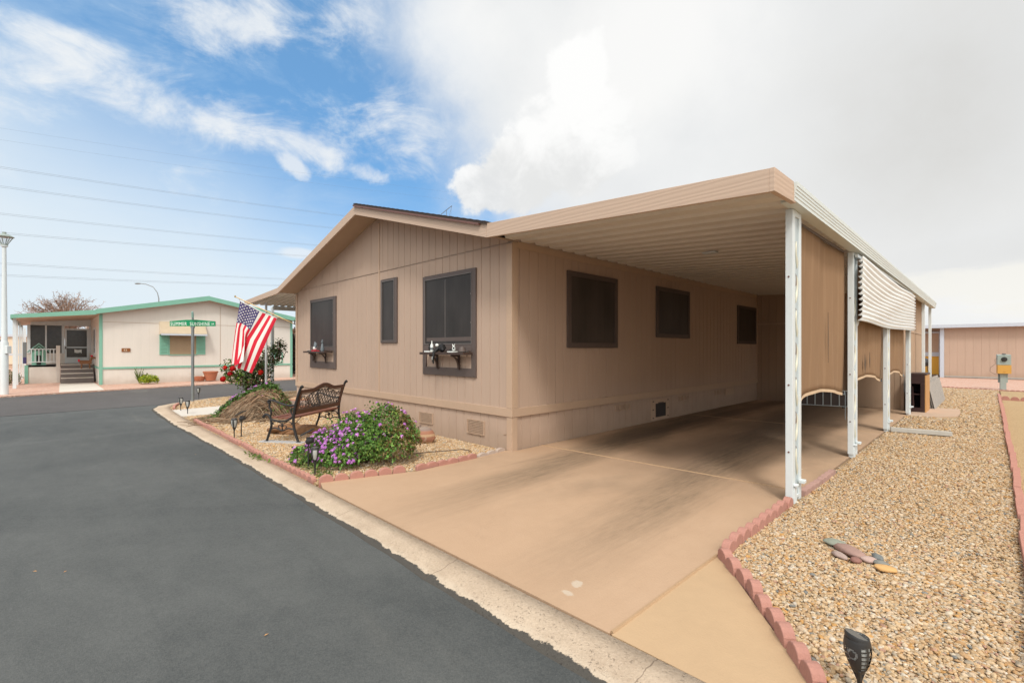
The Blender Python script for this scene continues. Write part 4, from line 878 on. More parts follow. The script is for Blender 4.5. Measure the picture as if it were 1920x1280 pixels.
# ================================================================== STREET FURNITURE
lp = thing('street_lamp', 'white post-top street lamp with a tapered lantern beside the porch', 'street lamp', (-17.73, -5.84, 0), R(45))
mb = MB(); mb.lathe([(.10, -.03), (.10, 1.7), (.085, 1.75), (.075, 1.8), (.05, 4.82), (.085, 4.84), (.085, 4.9), (.03, 4.9)], 14); mb.build('pole', 'white_metal', lp, True)
mb = MB(); mb.lathe([(.06, 4.9), (.19, 5.14)], 6); mb.build('lantern_glass', 'clear_glass', lp)
mb = MB()
for k in range(6): a = 2 * pi * k / 6; mb.tube([(.065 * cos(a), .065 * sin(a), 4.9), (.2 * cos(a), .2 * sin(a), 5.15)], .011, 5)
mb.lathe([(.001, 5.15), (.235, 5.15), (.235, 5.165), (.13, 5.23), (.05, 5.25), (.05, 5.31), (.001, 5.31)], 18); mb.lathe([(.09, 4.88), (.09, 4.91), (.06, 4.92)], 14); mb.build('lantern_cap', 'meter_grey', lp, True)
mb = MB(); mb.box(.08, -.07, 1.35, .17, .07, 1.60); mb.build('control_box', 'white_metal', lp, bevel=.01)
ss = thing('street_sign', 'grey street sign post with green SUMMER SUNSHINE blade and a second blade edge on', 'street sign', (-11.18, -1.86, 0), AZ)
mb = MB(); mb.tube([(0, 0, -.03), (0, 0, 2.14)], .038, 12); mb.build('post', 'galv', ss, True)
BW = .65; mb = MB(); mb.prism([(-BW, 2.15), (BW, 2.15), (BW, 2.29), (.12, 2.335), (-.18, 2.335), (-BW, 2.295)], -.012, .012, 'y'); bl = mb.build('sign_blade', 'green_sign', ss)
text_obj('lettering', 'SUMMER  SUNSHINE', .142, 'letter', bl, Matrix.Translation((-BW + .02, -.0125, 2.170)) @ Matrix.Rotation(R(90), 4, 'X'), .80, .0006, 1.12, .0, 1.13); text_obj('lettering', 'DR', .07, 'letter', bl, Matrix.Translation((BW - .105, -.0125, 2.19)) @ Matrix.Rotation(R(90), 4, 'X'), .8, .0008)
mb = MB(); rr = Matrix.Rotation(R(121.5), 4, 'Z')
V = MB(); mb.prism([(-.45, 2.38), (.45, 2.38), (.45, 2.52), (.12, 2.57), (-.12, 2.57), (-.45, 2.52)], -.012, .012, 'y'); mb.v = [tuple(rr @ Vector(p)) for p in mb.v]; mb.build('sign_blade', 'sign_back', ss)
mb = MB(); mb.box(-.045, -.03, 2.10, .045, .03, 2.149); mb.box(-.02, -.02, 2.336, .02, .02, 2.379); mb.build('bracket', 'galv', ss)
# cobra-head street light far behind the cream house, power lines and their tower
cl = thing('street_light', 'thin curved street-light arm rising behind the cream roof', 'street light', (-56.8, 3.56, 0), R(-135.7)); cl.scale = (1, 1, 1.215)
mb = MB(); mb.tube([(0, 0, 0), (0, 0, 5.6), (.15, 0, 6.1), (.6, 0, 6.6), (1.4, 0, 6.85), (2.0, 0, 6.9)], [.08, .05, .04, .035, .03, .028], 8); mb.build('arm', 'galv', cl, True); mb = MB(); mb.blob((2.25, 0, 6.9), (.36, .12, .07), 1, .1); mb.build('lamp_head', 'galv', cl, True)
Rv = Vector((cA, sA, 0)); Fv = Vector((-sA, cA, 0)); C0 = Vector((CAM[0], CAM[1], 0))
def far(px, py, Z): return C0 + Rv * ((px - 960) / 890 * Z) + Fv * Z + Vector((0, 0, 1.5 - (py - 654) / 890 * Z))
LINES = [((0, 315), (640, 405)), ((0, 351), (610, 427)), ((0, 402), (585, 460)), ((0, 438), (560, 480)), ((0, 495), (530, 524)), ((0, 517), (520, 536)), ((0, 240), (700, 342)), ((0, 262), (640, 350))]
WIRELAB = ['uppermost of the six plain twin power lines', 'second twin power line from the top', 'third twin power line from the top', 'fourth twin power line, just above the lamp head', 'second lowest twin power line, level with the lamp post', 'lowest twin power line, nearest the cream roof', 'very faint single wire, topmost of all in the sky', 'very faint single wire just above the upper twin lines']
for k, ((x0, y0), (x1, y1)) in enumerate(LINES):
    mb = MB(); tw = k < 6; r = .030 if tw else .016
    for off in ((0, .35) if tw else (0,)):
        pts = []
        for i in range(33):
            t = i / 32; px = -500 + (838 + 500) * t; sl = (y1 - y0) / (x1 - x0); Z = 60 + 150 * t
            py = y0 + sl * (px - x0) + .000012 * (px - x0) * (px - x1) * -1.6
            p = far(px, py, Z); pts.append((p.x, p.y, p.z + off))
        mb.tube(pts, r, 4, cap=False)
    if tw:
        for i in range(3, 32, 6):
            t = i / 32
    o = mb.build('power_line', 'steel_wire'); tag(o, WIRELAB[k] + ' crossing the sky', 'power line', 'power lines crossing the sky')
tw_ = thing('transmission_tower', 'distant steel lattice tower top peeking over the brown roof', 'tower', tuple(C0 + Rv * ((838 - 960) / 890 * 210) + Fv * 210), AZ)
H0 = 1.5 + (654 - 385) / 890 * 210
mb = MB(); hs = H0 - 5
for sx2, sy2 in ((-1, -1), (1, -1), (1, 1), (-1, 1)): mb.tube([(sx2 * 5, sy2 * 5, 0), (sx2 * 1.2, sy2 * 1.2, hs - 12), (sx2 * .6, sy2 * .6, hs)], .14, 4)
z = 0; w_ = 5
while z < hs - 4:
    h = max(3, w_ * 1.3); w2 = max(.6, 5 - (z + h) * 3.9 / (hs - 12)); z2 = min(z + h, hs)
    for a in range(4):
        q = [(-1, -1), (1, -1), (1, 1), (-1, 1)]; p0 = q[a]; p1 = q[(a + 1) % 4]
        mb.tube([(p0[0] * w_, p0[1] * w_, z), (p1[0] * w2, p1[1] * w2, z2)], .07, 4); mb.tube([(p1[0] * w_, p1[1] * w_, z), (p0[0] * w2, p0[1] * w2, z2)], .07, 4)
    z, w_ = z2, w2
mb.build('body', 'lattice', tw_)
mb = MB(); A = (-2.6, 0, hs + 1.0); B = (2.2, 0, hs + 4.8); Mc = (-.25, 0, hs + 2.9)
for d in (-.25, .25): mb.tube([(A[0], d, A[2]), (Mc[0], d, Mc[2]), (B[0], d, B[2])], .09, 4)
for i in range(12): t = i / 12; mb.tube([(A[0] + 4.8 * t, -.25, A[2] + 3.8 * t), (A[0] + 4.8 * (t + .08), .25, A[2] + 3.8 * (t + .08))], .05, 4)
mb.tube([(0, 0, hs - 5), Mc], .16, 4); mb.tube([(0, 0, hs - 3), (A[0], 0, A[2])], .07, 4); mb.tube([(.1, 0, hs - 3), (B[0], 0, B[2])], .08, 4); mb.tube([(1.3, 0, hs - 5.5), (B[0] - .2, 0, B[2] - .3)], .05, 4); mb.tube([(0, 0, hs - 5), (1.6, 0, hs - 2)], .05, 4); mb.build('cross_arm', 'lattice', tw_)
# ================================================================== FLAG on a pole bracketed to the left side of the home
k13 = 13.0 / 890
def fp(px, py, d=0.0): return C0 + Rv * ((px - 960) * k13) + Fv * (13.0 + d) + Vector((0, 0, 1.5 - (py - 654) * k13))
fl = thing('flag', 'stars and stripes flag hanging from an angled brass pole beside the tan home', 'flag', tuple(fp(560, 612, .1)))
fl_o = Vector(fl.location)
def fv(px, py, d=0.0): return fp(px, py, d) - fl_o
mb = MB(); mb.tube([fv(444, 557, -.05), fv(512, 589), fv(560, 612, .1)], .013, 8); mb.lathe([(.001, -.03), (.022, -.01), (.022, .02), (.001, .04)], 10, Matrix.Translation(fv(443, 556.5, -.05))); mb.build('pole', 'brass', fl, True)
def PXY(zx, zy): return (290 + zx / 4.923, 540 + zy / 4.923)
def lerp(a, b, t): return a + (b - a) * t
def crv(u, pts):
    for (a, va), (b, vb) in zip(pts, pts[1:]):
        if u <= b: t = (u - a) / (b - a); return lerp(va, vb, t)
    return pts[-1][1]
def flagpt(u, v):
    """u along the hoist (0 = pole tip), v along the fly; zoom-pixel shape of the draped cloth, then depth for the folds"""
    hx_, hy_ = lerp(788, 1132, u), lerp(118, 276, u) + 10 * sin(pi * u)
    # mid (v = .5) and fly end (v = 1) positions
    mxp = crv(u, [(0, 762), (.22, 800), (.42, 846), (.53, 862), (.62, 850), (1, 1022)]); myp = crv(u, [(0, 372), (.22, 366), (.42, 400), (.53, 432), (.62, 460), (1, 520)])
    exp_ = crv(u, [(0, 730), (.12, 740), (.30, 812), (.42, 868), (.52, 742), (1, 890)]); eyp = crv(u, [(0, 712), (.12, 700), (.30, 688), (.42, 672), (.52, 722), (1, 786)])
    fold = crv(u, [(0, 0), (.42, -.16), (.54, .05), (1, 0)])
    if v < .5: s = v / .5; x, y = lerp(hx_, mxp, s), lerp(hy_, myp, s)
    else: s = (v - .5) / .5; x, y = lerp(mxp, exp_, s), lerp(myp, eyp, s)
    s = max(0, (v - .25) / .75); d = fold * s * 1.1 - .05 * sin(u * 8 + v * 3) * v - .02 * sin(u * 15) - .10 * v * (1 - u)
    px, py = PXY(x, y); return fv(px, py, d)
NU, NV = 78, 60; V = []; F = []
for i in range(NU + 1):
    for j in range(NV + 1): V.append(flagpt(i / NU, j / NV))
mb = MB()
mb.v = [tuple(p) for p in V]
for i in range(NU):
    for j in range(NV):
        a = i * (NV + 1) + j; mb.f.append((a, a + 1, a + NV + 2, a + NV + 1)); st_ = int(i / NU * 13 + 1e-6)
        mb.mi.append(2 if (st_ < 7 and j < NV * .40) else (0 if st_ % 2 == 0 else 1))
clo = mb.build('cloth', ['flag_red', 'flag_white', 'flag_blue'], fl, True, angle=179)
mb = MB()
for r in range(9):
    for q in range(6 if r % 2 == 0 else 5):
        u0 = 7 / 13 * (r + 1) / 10; v0 = .40 * ((q * 2 + 1 + (r % 2)) / 12); p = flagpt(u0, v0)
        du = (flagpt(u0 + .01, v0) - flagpt(u0 - .01, v0)).normalized(); dv = flagpt(u0, v0 + .01) - flagpt(u0, v0 - .01); dv = (dv - du * dv.dot(du)).normalized(); nn = du.cross(dv); nn = nn if nn.dot(Fv) < 0 else -nn
        P = []
        for s in range(10): rad = .025 if s % 2 == 0 else .0105; a = pi * s / 5; P.append(p + nn * .006 + dv * (-rad * cos(a)) + du * rad * sin(a))
        cen = p + nn * .006
        for s in range(10): mb.face([cen, P[s], P[(s + 1) % 10]])
mb.build('stars', 'flag_white', fl)
mb = MB(); mb.tube([flagpt(i / 20, 0) for i in range(21)], .012, 6); mb.tube([flagpt(0, 0), fv(450, 561, -.04)], .005, 5); mb.tube([flagpt(1, 0), fv(522, 593.7, 0)], .005, 5); mb.build('hem', 'flag_white', fl)
# ================================================================== BENCH
be = thing('park_bench', 'black cast-iron garden bench with reddish wood seat and lattice back', 'bench', (-3.43, -1.61, .01), R(-55.2))
def end_frame(x):
    m = MB(); T = lambda pts: [(x, y, z) for y, z in pts]
    def sm(pts, n=5):
        o = []
        P = [pts[0]] + pts + [pts[-1]]
        for i in range(1, len(P) - 2):
            for t in range(n):
                t_ = t / n; p0, p1, p2, p3 = P[i - 1], P[i], P[i + 1], P[i + 2]
                o.append(tuple(.5 * ((2 * p1[k]) + (-p0[k] + p2[k]) * t_ + (2 * p0[k] - 5 * p1[k] + 4 * p2[k] - p3[k]) * t_ ** 2 + (-p0[k] + 3 * p1[k] - 3 * p2[k] + p3[k]) * t_ ** 3) for k in (0, 1)))
        return o + [pts[-1]]
    m.tube(T(sm([(.29, 0), (.25, .10), (.205, .26), (.20, .40), (.235, .60), (.30, .80), (.335, .88), (.36, .885)])), .021, 8)
    m.tube(T(sm([(-.285, 0), (-.25, .10), (-.20, .24), (-.20, .33), (-.235, .41), (-.29, .435), (-.335, .41), (-.325, .385)])), .019, 8)
    m.tube(T(sm([(-.21, .36), (-.10, .335), (.05, .34), (.16, .39), (.205, .44)])), .017, 8)
    m.tube(T(sm([(.24, .60), (.14, .585), (.0, .61), (-.14, .655), (-.235, .665), (-.255, .635), (-.23, .62)])), .016, 8)
    m.tube(T(sm([(-.215, .645), (-.235, .57), (-.20, .48), (-.215, .40)])), .014, 8)
    m.tube(T(sm([(.225, .56), (.16, .53), (.165, .46), (.20, .42)])), .011, 6)
    m.tube(T(sm([(-.215, .20), (-.14, .225), (-.06, .205), (0, .185), (.06, .205), (.12, .225), (.225, .20)])), .012, 6)
    m.tube(T(sm([(0, .18), (0, .22), (-.01, .27), (0, .31)])), .010, 6)
    for k in (-1, 1):
        m.tube(T(sm([(0, .25), (.05 * k, .27), (.075 * k, .24), (.05 * k, .225)])), .008, 6); m.tube(T(sm([(0, .29), (.07 * k, .32), (.13 * k, .33), (.17 * k, .30), (.15 * k, .28)])), .008, 6)
    m.blob((x, .0, .275), (.018, .022, .022), 1, .1, 1, 1); m.blob((x, -.33, .40), (.026, .028, .026), 1, .1, 1, 1); m.blob((x, .352, .89), (.028, .03, .03), 1, .1, 1, 1)
    for y in (.29, -.285): m.cbox((x, y, .008), (.05, .06, .018))
    return m
for x in (-.66, .66): end_frame(x).build('end_frame', 'iron', be, True)
for k in range(4):
    y = -.20 + k * .105; z = .395 - .022 * sin(pi * (k + .4) / 4) + .003 * k; MB().box(-.65, y, z - .013, .65, y + .09, z + .013).build('slat', 'bench_wood', be, bevel=.006)
def backp(z): return .20 + (z - .42) * (.30 - .20) / .38 + .004
mb = MB(); n = 24; top = []; bot = []
for i in range(n + 1):
    x = -.64 + 1.28 * i / n; hmp = .075 * (.5 + .5 * cos(pi * max(-1, min(1, x / .36)))); top.append((x, .835 + hmp)); bot.append((x, .775 + hmp * .95))
V = []
for (x, z) in top: V += [(x, backp(z) - .016, z), (x, backp(z) + .018, z)]
for (x, z) in bot: V += [(x, backp(z) - .016, z), (x, backp(z) + .018, z)]
F = []; o2 = 2 * (n + 1)
for i in range(n): a = 2 * i; F += [(a, a + 1, a + 3, a + 2), (o2 + a, o2 + a + 2, o2 + a + 3, o2 + a + 1), (a, a + 2, o2 + a + 2, o2 + a), (a + 1, o2 + a + 1, o2 + a + 3, a + 3)]
F += [(0, o2, o2 + 1, 1), (2 * n, 2 * n + 1, o2 + 2 * n + 1, o2 + 2 * n)]
mb.add(V, F); mb.build('top_rail', 'bench_dark', be, bevel=.004)
mb = MB(); mb.prism([(backp(.44) - .014, .44), (backp(.44) + .018, .44), (backp(.51) + .018, .51), (backp(.51) - .014, .51)], -.64, .64, 'x'); mb.build('lower_rail', 'bench_dark', be, bevel=.004)
for x0 in (-.64, .595): mb = MB(); mb.prism([(backp(.512) - .012, .512), (backp(.512) + .012, .512), (backp(.772) + .012, .772), (backp(.772) - .012, .772)], x0, x0 + .045, 'x'); mb.build('stile', 'bench_dark', be)
mb = MB()
def B3(x, z): return (x, backp(z) + .003, z)
def hump(x): return .772 + .075 * (.5 + .5 * cos(pi * max(-1, min(1, x / .36))))
for s in (-1, 1):
    for k in range(-9, 10):
        pts = []
        for i in range(15):
            z = .535 + .30 * i / 14; x = k * .082 + s * (z - .66) * .85
            if abs(x) < .45 and z < hump(x) - .03: pts.append(B3(x, z))
        if len(pts) > 2: mb.tube(pts, .0065, 5)
mb.tube([B3(-.59 + 1.18 * i / 30, hump(-.59 + 1.18 * i / 30) - .012) for i in range(31)], .008, 5); mb.tube([B3(-.59 + 1.18 * i / 30, .522) for i in range(31)], .008, 5)
mb.tube([B3(.46 * cos(a) * 1.0, .665 + .115 * sin(a) + (.03 * max(0, sin(a)) * max(0, 1 - abs(cos(a)) * 1.2))) for a in np.linspace(0, 2 * pi, 41)], .007, 5)
for s in (-1, 1):
    for zc in (.575, .69): mb.tube([B3(s * (.53 + (.055 - .004 * q) * cos(q * s)), zc + (.055 - .004 * q) * sin(q)) for q in np.linspace(0, 9, 30)], .006, 5)
    for xc in (.14, .30): mb.tube([B3(s * (xc + (.028 - .003 * q) * cos(q)), hump(xc) - .04 + (.022 - .002 * q) * sin(q)) for q in np.linspace(0, 7, 18)], .005, 5)
for k in range(18): xk = -.54 + k * .0635; mb.tube([B3(xk + .022 * cos(q), .538 + .014 * sin(q)) for q in np.linspace(0, pi, 7)], .004, 4)
mb.build('back_lattice', 'iron_bronze', be, True)
mb = MB(); mb.tube([(.64, .19, .28), (.3, .1, .37), (.25, .1, .38)], .006, 5); mb.tube([(-.64, .19, .28), (-.3, .1, .37)], .006, 5); mb.build('brace_rod', 'iron', be)
def paver(label, loc, rot, size):
    o = MB().box(-size[0] / 2, -size[1] / 2, -.03, size[0] / 2, size[1] / 2, .022).build('paver', 'grey_paver', None, bevel=.006, loc=loc); o.rotation_euler = (0, 0, rot); return tag(o, label, 'paver')
th = R(-55.2); ex = Vector((cos(th), sin(th), 0)); bc = Vector((-3.43, -1.61, 0))
paver('thin grey paver under the near feet of the bench', tuple(bc + ex * .66), th, (.16, .78, .05)); paver('thin grey paver under the far feet of the bench', tuple(bc - ex * .66), th, (.16, .78, .05))
# ================================================================== SOLAR LIGHTS
def torch(name, label, loc, h=.36, lean=0, detail=False, rot=0, group='solar torch lights staked along the beds'):
    t = thing(name, label, 'garden light', loc, rot, group); t.rotation_euler = (lean, lean * .6, rot)
    hb = h - .175
    mb = MB(); mb.tube([(0, 0, -.05), (0, 0, hb)], [.006, .011], 8); 
    for a in (0, 2.1, 4.2): mb.tube([(.004 * cos(a), .004 * sin(a), hb - .04), (.03 * cos(a), .03 * sin(a), hb + .02)], .006, 5)
    mb.build('stake', 'black_plastic', t, True)
    P = [(.018, 0), (.029, .018), (.040, .045), (.0475, .072), (.051, .098), (.0505, .122), (.047, .143), (.0445, .152)]; mb = MB(); n = 48
    def win(i, k):
        if not 1 <= i <= 5: return False
        q = k % 12
        if detail:
            g = (k // 12) % 2
            return False
        return 2 <= q <= 9
    if not detail: mb.lathe(P, n, Matrix.Translation((0, 0, hb)), win)
    else:
        # fine rows so that slats and a scroll pattern can be cut out of the shell
        Q = []
        for (r0, z0), (r1, z1) in zip(P, P[1:]):
            for s in range(4): Q.append((r0 + (r1 - r0) * s / 4, z0 + (z1 - z0) * s / 4))
        Q.append(P[-1]); n = 72
        def win2(i, k):
            if not 5 <= i <= 21: return False
            q = k % 18; g = (k // 18) % 2
            if g == 0: return 2 <= q <= 13 and q not in (7, 8) and i % 3 != 0
            zz = (i - 13) / 8; xx = (q - 9) / 8
            rr_ = math.hypot(xx - .35, zz * 1.3 - .3); r2 = math.hypot(xx + .35, zz * 1.3 + .2); r3 = math.hypot(xx + .3, zz * 1.3 - .7)
            return .38 < rr_ < .56 or .26 < r2 < .42 or .16 < r3 < .3
        mb.lathe(Q, n, Matrix.Translation((0, 0, hb)), win2)
    mb.build('head', 'black_plastic', t, True)
    mb = MB(); mb.lathe([(r * .86, z) for r, z in P[1:]], 20, Matrix.Translation((0, 0, hb))); mb.build('lens', 'lens' , t, True)
    sh_ = Matrix.Translation((0, 0, hb + .152)) @ Matrix(((1, 0, 0, 0), (0, 1, 0, 0), (.20 if detail else 0, -.33 if detail else 0, 1, 0), (0, 0, 0, 1)))
    mb = MB(); mb.lathe([(.0445, -.014), (.0445, .004), (.041, .010), (.040, .0085)], 32, sh_); mb.build('cap', 'black_plastic', t, True)
    mb = MB(); mb.lathe([(.001, .0088), (.0398, .0088), (.0398, .004)], 32, sh_); mb.build('solar_panel', 'solar', t)
    return t
torch('torch_light', 'black solar torch light standing alone in the right-hand pebbles', (4.53, -2.33, 0), .282, .05, True, R(-75))
torch('torch_light', 'black torch light in front of the purple bush', (-.69, -2.58, 0), .355, .02, False, .4)
torch('torch_light', 'black torch light by the gutter, left of the bench', (-3.92, -2.62, 0), .36, .0, False, 1.0)
torch('torch_light', 'black torch light right of the pale walk', (-7.98, -2.55, 0), .34, -.02, False, .4)
torch('torch_light', 'black torch light left of the pale walk', (-8.75, -2.55, 0), .35, .0, False, .9)
torch('torch_light', 'farthest black torch light, beside the street sign post', (-11.75, -1.6, 0), .36, .02, False, .2)
def spot(label, loc, rot, h=.42):
    t = thing('spot_light', label, 'garden light', loc, rot, 'tilted solar spot lights in the gravel bed')
    mb = MB(); mb.tube([(0, 0, -.04), (0, 0, h * .62)], .009, 8); mb.build('stake', 'black_plastic', t)
    mb = MB(); mb.cbox((0, 0, h * .72), (.035, .03, .09)); mb.lathe([(.02, -.05), (.034, -.03), (.038, .04), (.03, .045)], 14, Matrix.Translation((.02, 0, h * .72)) @ Matrix.Rotation(R(70), 4, 'Y')); mb.build('head', 'black_plastic', t, True)
    mb = MB(); mb.cbox((-.01, 0, h * .93), (.16, .10, .014), Matrix.Rotation(R(-28), 4, 'Y')); mb.build('panel_frame', 'black_plastic', t, bevel=.003); mb = MB(); mb.cbox((-.014, 0, h * .93 + .009), (.14, .085, .004), Matrix.Rotation(R(-28), 4, 'Y')); mb.build('solar_panel', 'solar', t)
    return t
spot('tilted black spot light behind the torch light of the purple bush', (-1.05, -2.52, 0), AZ, .50)
spot('tilted black spot light leaning beside the torch light left of the bench', (-4.05, -2.48, 0), AZ, .44)
pg = MB(); pg.tube([(0, 0, -.03), (0, 0, .30)], .018, 6); o = pg.build('stake', 'black_plastic', None, loc=(-8.6, -1.45, 0)); tag(o, 'bare black stake in the gravel behind the walk', 'stake')
# ================================================================== SCALLOPED EDGING
def scal(L, n, t=.052, hb=.045, ha=.05, mat='red_edge', seed=0):
    mb = MB(); pts = [(0, -.05)]; w_ = L / n
    for s in range(n):
        for q in range(9):
            a = pi * q / 8; pts.append((s * w_ + w_ / 2 - (w_ / 2 - .004) * cos(a), hb + ha * sin(a)))
    pts += [(L, -.05)]
    mb.prism(pts, -t / 2, t / 2, 'y'); return mb.build('edging_block', mat, None, bevel=.006)
def run(path, L, n, label, group, mat='red_edge', **kw):
    """edging blocks end to end along a polyline"""
    proto = None; segs = []
    D = [0]
    for a, b in zip(path, path[1:]): D.append(D[-1] + math.dist(a, b))
    def at(s):
        for i in range(len(path) - 1):
            if s <= D[i + 1] or i == len(path) - 2:
                t = (s - D[i]) / (D[i + 1] - D[i]); return (path[i][0] + (path[i + 1][0] - path[i][0]) * t, path[i][1] + (path[i + 1][1] - path[i][1]) * t)
    k = int(D[-1] / L)
    for i in range(k):
        a, b = at(i * L), at((i + 1) * L)
        if proto is None: o = proto = scal(L - .006, n, mat=mat, **kw)
        else: o = proto.copy(); COL.objects.link(o)
        o.location = (a[0] + random.uniform(-.006, .006), a[1] + random.uniform(-.006, .006), random.uniform(-.008, .006)); o.rotation_euler = (random.uniform(-.04, .04), random.uniform(-.02, .02), math.atan2(b[1] - a[1], b[0] - a[0]) + random.uniform(-.03, .03))
        tag(o, label, 'edging', group)
random.seed(5)
run([(3.56, -1.39), (3.86, -1.70), (4.20, -2.16), (4.44, -2.48), (4.7, -2.85)], .152, 1, 'red scalloped block in the row between the pale concrete triangle and the pebbles', 'red edging blocks along the pale concrete triangle', hb=.035, ha=.062, t=.06)
run([(3.555, -1.33), (3.545, .28)], .16, 1, 'red scalloped block in the row from the triangle corner to the nearest post', 'red edging blocks leading up to the nearest post', hb=.035, ha=.062, t=.06)
run([(3.56, .66), (3.585, 1.95)], .62, 4, 'faded mauve edging block just behind the nearest carport post', 'faded mauve edging blocks behind the nearest post', 'red_edge_old', hb=.06, ha=.018, t=.06)
run([(-.35, -2.68), (-.21, -2.2), (-.06, -1.62)], .165, 1, 'rounded red block in the bed corner edging in front of the purple bush', 'rounded red edging blocks at the bed corner by the driveway', hb=.03, ha=.06)
run([(-.055, -1.60), (-.04, -1.0), (-.06, -.62)], .32, 2, 'low red edging block beside the driveway right of the purple bush', 'low red edging blocks beside the driveway', hb=.045, ha=.028)
run([(-.065, -.60), (-.12, .0)], .19, 1, 'faded grey edging block next to the corner of the tan home', 'faded grey edging blocks at the corner of the tan home', 'grey_edge', hb=.03, ha=.035)
run([(-.42, -2.70), (-1.9, -2.72), (-4.1, -2.68), (-7.25, -2.66)], .57, 4, 'red scalloped block in the long row between gutter and gravel bed', 'red edging blocks along the gutter right of the walk', hb=.03, ha=.042)
run([(-9.25, -2.60), (-9.8, -2.52), (-10.35, -2.35), (-10.7, -2.05)], .40, 3, 'red edging block on the curve of the gutter near the street sign', 'red edging blocks on the gutter curve left of the walk', hb=.03, ha=.042)
run([(5.085, -1.7), (5.10, 1.0), (5.09, 4.15), (5.06, 8.35), (4.99, 17.4)], .59, 9, 'red edging block in the long row between the pebbles and the next lot', 'red edging blocks along the right lot line', hb=.025, ha=.045, t=.06)
run([(5.02, 15.3), (9.5, 15.0)], .20, 1, 'dark red scalloped block in the short row on the next lot', 'red scalloped blocks crossing the next lot', hb=.02, ha=.09)
run([(3.3, 20.42), (5.0, 19.72), (9.5, 19.3)], .42, 3, 'low red edging block at the foot of the pink rock bed', 'low red edging blocks along the pink rock', hb=.01, ha=.025)
# ================================================================== PEBBLES (real stones, too many to count)
def ico(sub):
    bm = bmesh.new(); bmesh.ops.create_icosphere(bm, subdivisions=sub, radius=1); V = np.array([v.co for v in bm.verts]); F = np.array([[v.index for v in f.verts] for f in bm.faces]); bm.free(); return V, F
ICO = {1: ico(1), 2: ico(2)}
PAL = np.array([(.64, .49, .31), (.60, .43, .25), (.55, .36, .19), (.66, .53, .38), (.66, .58, .45), (.50, .31, .15), (.60, .35, .13), (.44, .38, .29), (.25, .26, .25), (.32, .18, .10), (.52, .32, .23), (.68, .63, .54)])
PW = np.array([.22, .20, .12, .16, .10, .05, .035, .04, .018, .012, .02, .03]); PW = PW / PW.sum()
def pebbles(name, poly, dens, size, sub, label, zoff=.0, gain=1.0, mask=None, layers=2):
    P = np.array(poly); lo, hi = P.min(0), P.max(0); n = int((hi[0] - lo[0]) * (hi[1] - lo[1]) * dens)
    C = lo + rng.random((n, 2)) * (hi - lo); C = C[inpoly(C, poly)]
    if mask is not None: C = C[mask(C)]
    n = len(C); B, F = ICO[sub]; m = len(B)
    var = []
    for k in range(10):
        d = rng.normal(size=(4, 3)); d /= np.linalg.norm(d, axis=1)[:, None]; r_ = 1 + .16 * np.sin(B @ d[0] * 2.1 + k) + .10 * np.sin(B @ d[1] * 3.7 + 2 * k) + .05 * np.sin(B @ d[2] * 6 + k); var.append(B * r_[:, None])
    var = np.array(var)[rng.integers(0, 10, n)]
    s = size * np.exp(rng.normal(0, .27, n)); dim = np.stack([s * rng.uniform(.8, 1.35, n), s * rng.uniform(.65, 1.0, n), s * rng.uniform(.38, .72, n)], 1)
    v = var * dim[:, None, :]
    tx = rng.normal(0, .35, n); ct, st2 = np.cos(tx), np.sin(tx); y, z = v[..., 1] * ct[:, None] - v[..., 2] * st2[:, None], v[..., 1] * st2[:, None] + v[..., 2] * ct[:, None]
    a = rng.uniform(0, 2 * pi, n); ca, sa2 = np.cos(a), np.sin(a); x = v[..., 0]
    X, Y = x * ca[:, None] - y * sa2[:, None], x * sa2[:, None] + y * ca[:, None]
    zb = zoff + s * .28 + rng.random(n) * size * (.75 if layers > 1 else .3)
    V = np.stack([X + C[:, :1], Y + C[:, 1:], z + zb[:, None]], -1).reshape(-1, 3)
    FF = (F[None] + (np.arange(n) * m)[:, None, None]).reshape(-1, 3)
    col = PAL[rng.choice(len(PAL), n, p=PW)] * rng.uniform(.78, 1.06, (n, 1)) * gain * np.array([1.0, .95, .905]); col = np.clip(np.repeat(col, m, 0), 0, .8)
    o = npmesh(name, V, FF, 'pebble', None, col, sub > 1); return tag(o, label, 'pebbles', kind='stuff')
near = [(3.575, -1.36), (3.58, -.2), (5.08, -.2), (5.05, -1.7), (5.05, -3.0), (4.75, -2.85), (4.47, -2.46), (4.23, -2.12), (3.90, -1.68)]; near2 = [(3.58, -.2), (3.585, 2.0), (5.05, 2.0), (5.10, 1.0), (5.08, -.2)]
pebbles('pebbles', near, 7200, .0088, 2, 'tan and cream pebbles nearest the viewer around the lone torch light', .0)
pebbles('pebbles', near2, 6000, .0096, 1, 'tan and cream pebbles heaped right of the nearest carport post', .0)
mid = [(3.56, 2.0), (3.55, 6.5), (5.05, 6.5), (5.06, 2.0)]; far_ = [(3.55, 6.5), (3.4, 19.8), (4.95, 19.6), (5.03, 8.3), (5.05, 6.5)]
inslab = lambda C: ~((C[:, 0] < 4.37) & (C[:, 1] > 8.95) & (C[:, 1] < 11.2))
pebbles('pebbles', mid, 3900, .0110, 1, 'river pebbles running back beside the middle carport posts')
pebbles('pebbles', far_, 1500, .0155, 1, 'river pebbles in the far strip beyond the parking stop', mask=inslab)
bed1 = [(-.40, -2.66), (-.10, -1.65), (-.10, -1.0), (-.16, -.03), (-5.0, -.03), (-5.0, -2.66)]; bed2 = [(-5.0, -2.66), (-5.0, -.03), (-8.35, -.03), (-8.4, 6), (-12.6, 5), (-12.4, .7), (-12.1, -.3), (-11.7, -1.2), (-11.2, -1.7), (-10.8, -2.1), (-10.4, -2.4), (-9.2, -2.6)]
WK = [(-7.62, -2.72), (-9.0, -2.68), (-9.3, -.9), (-8.3, .9), (-8.0, -.2), (-7.5, -1.6)]
inwalk = lambda C: ~inpoly(C, WK)
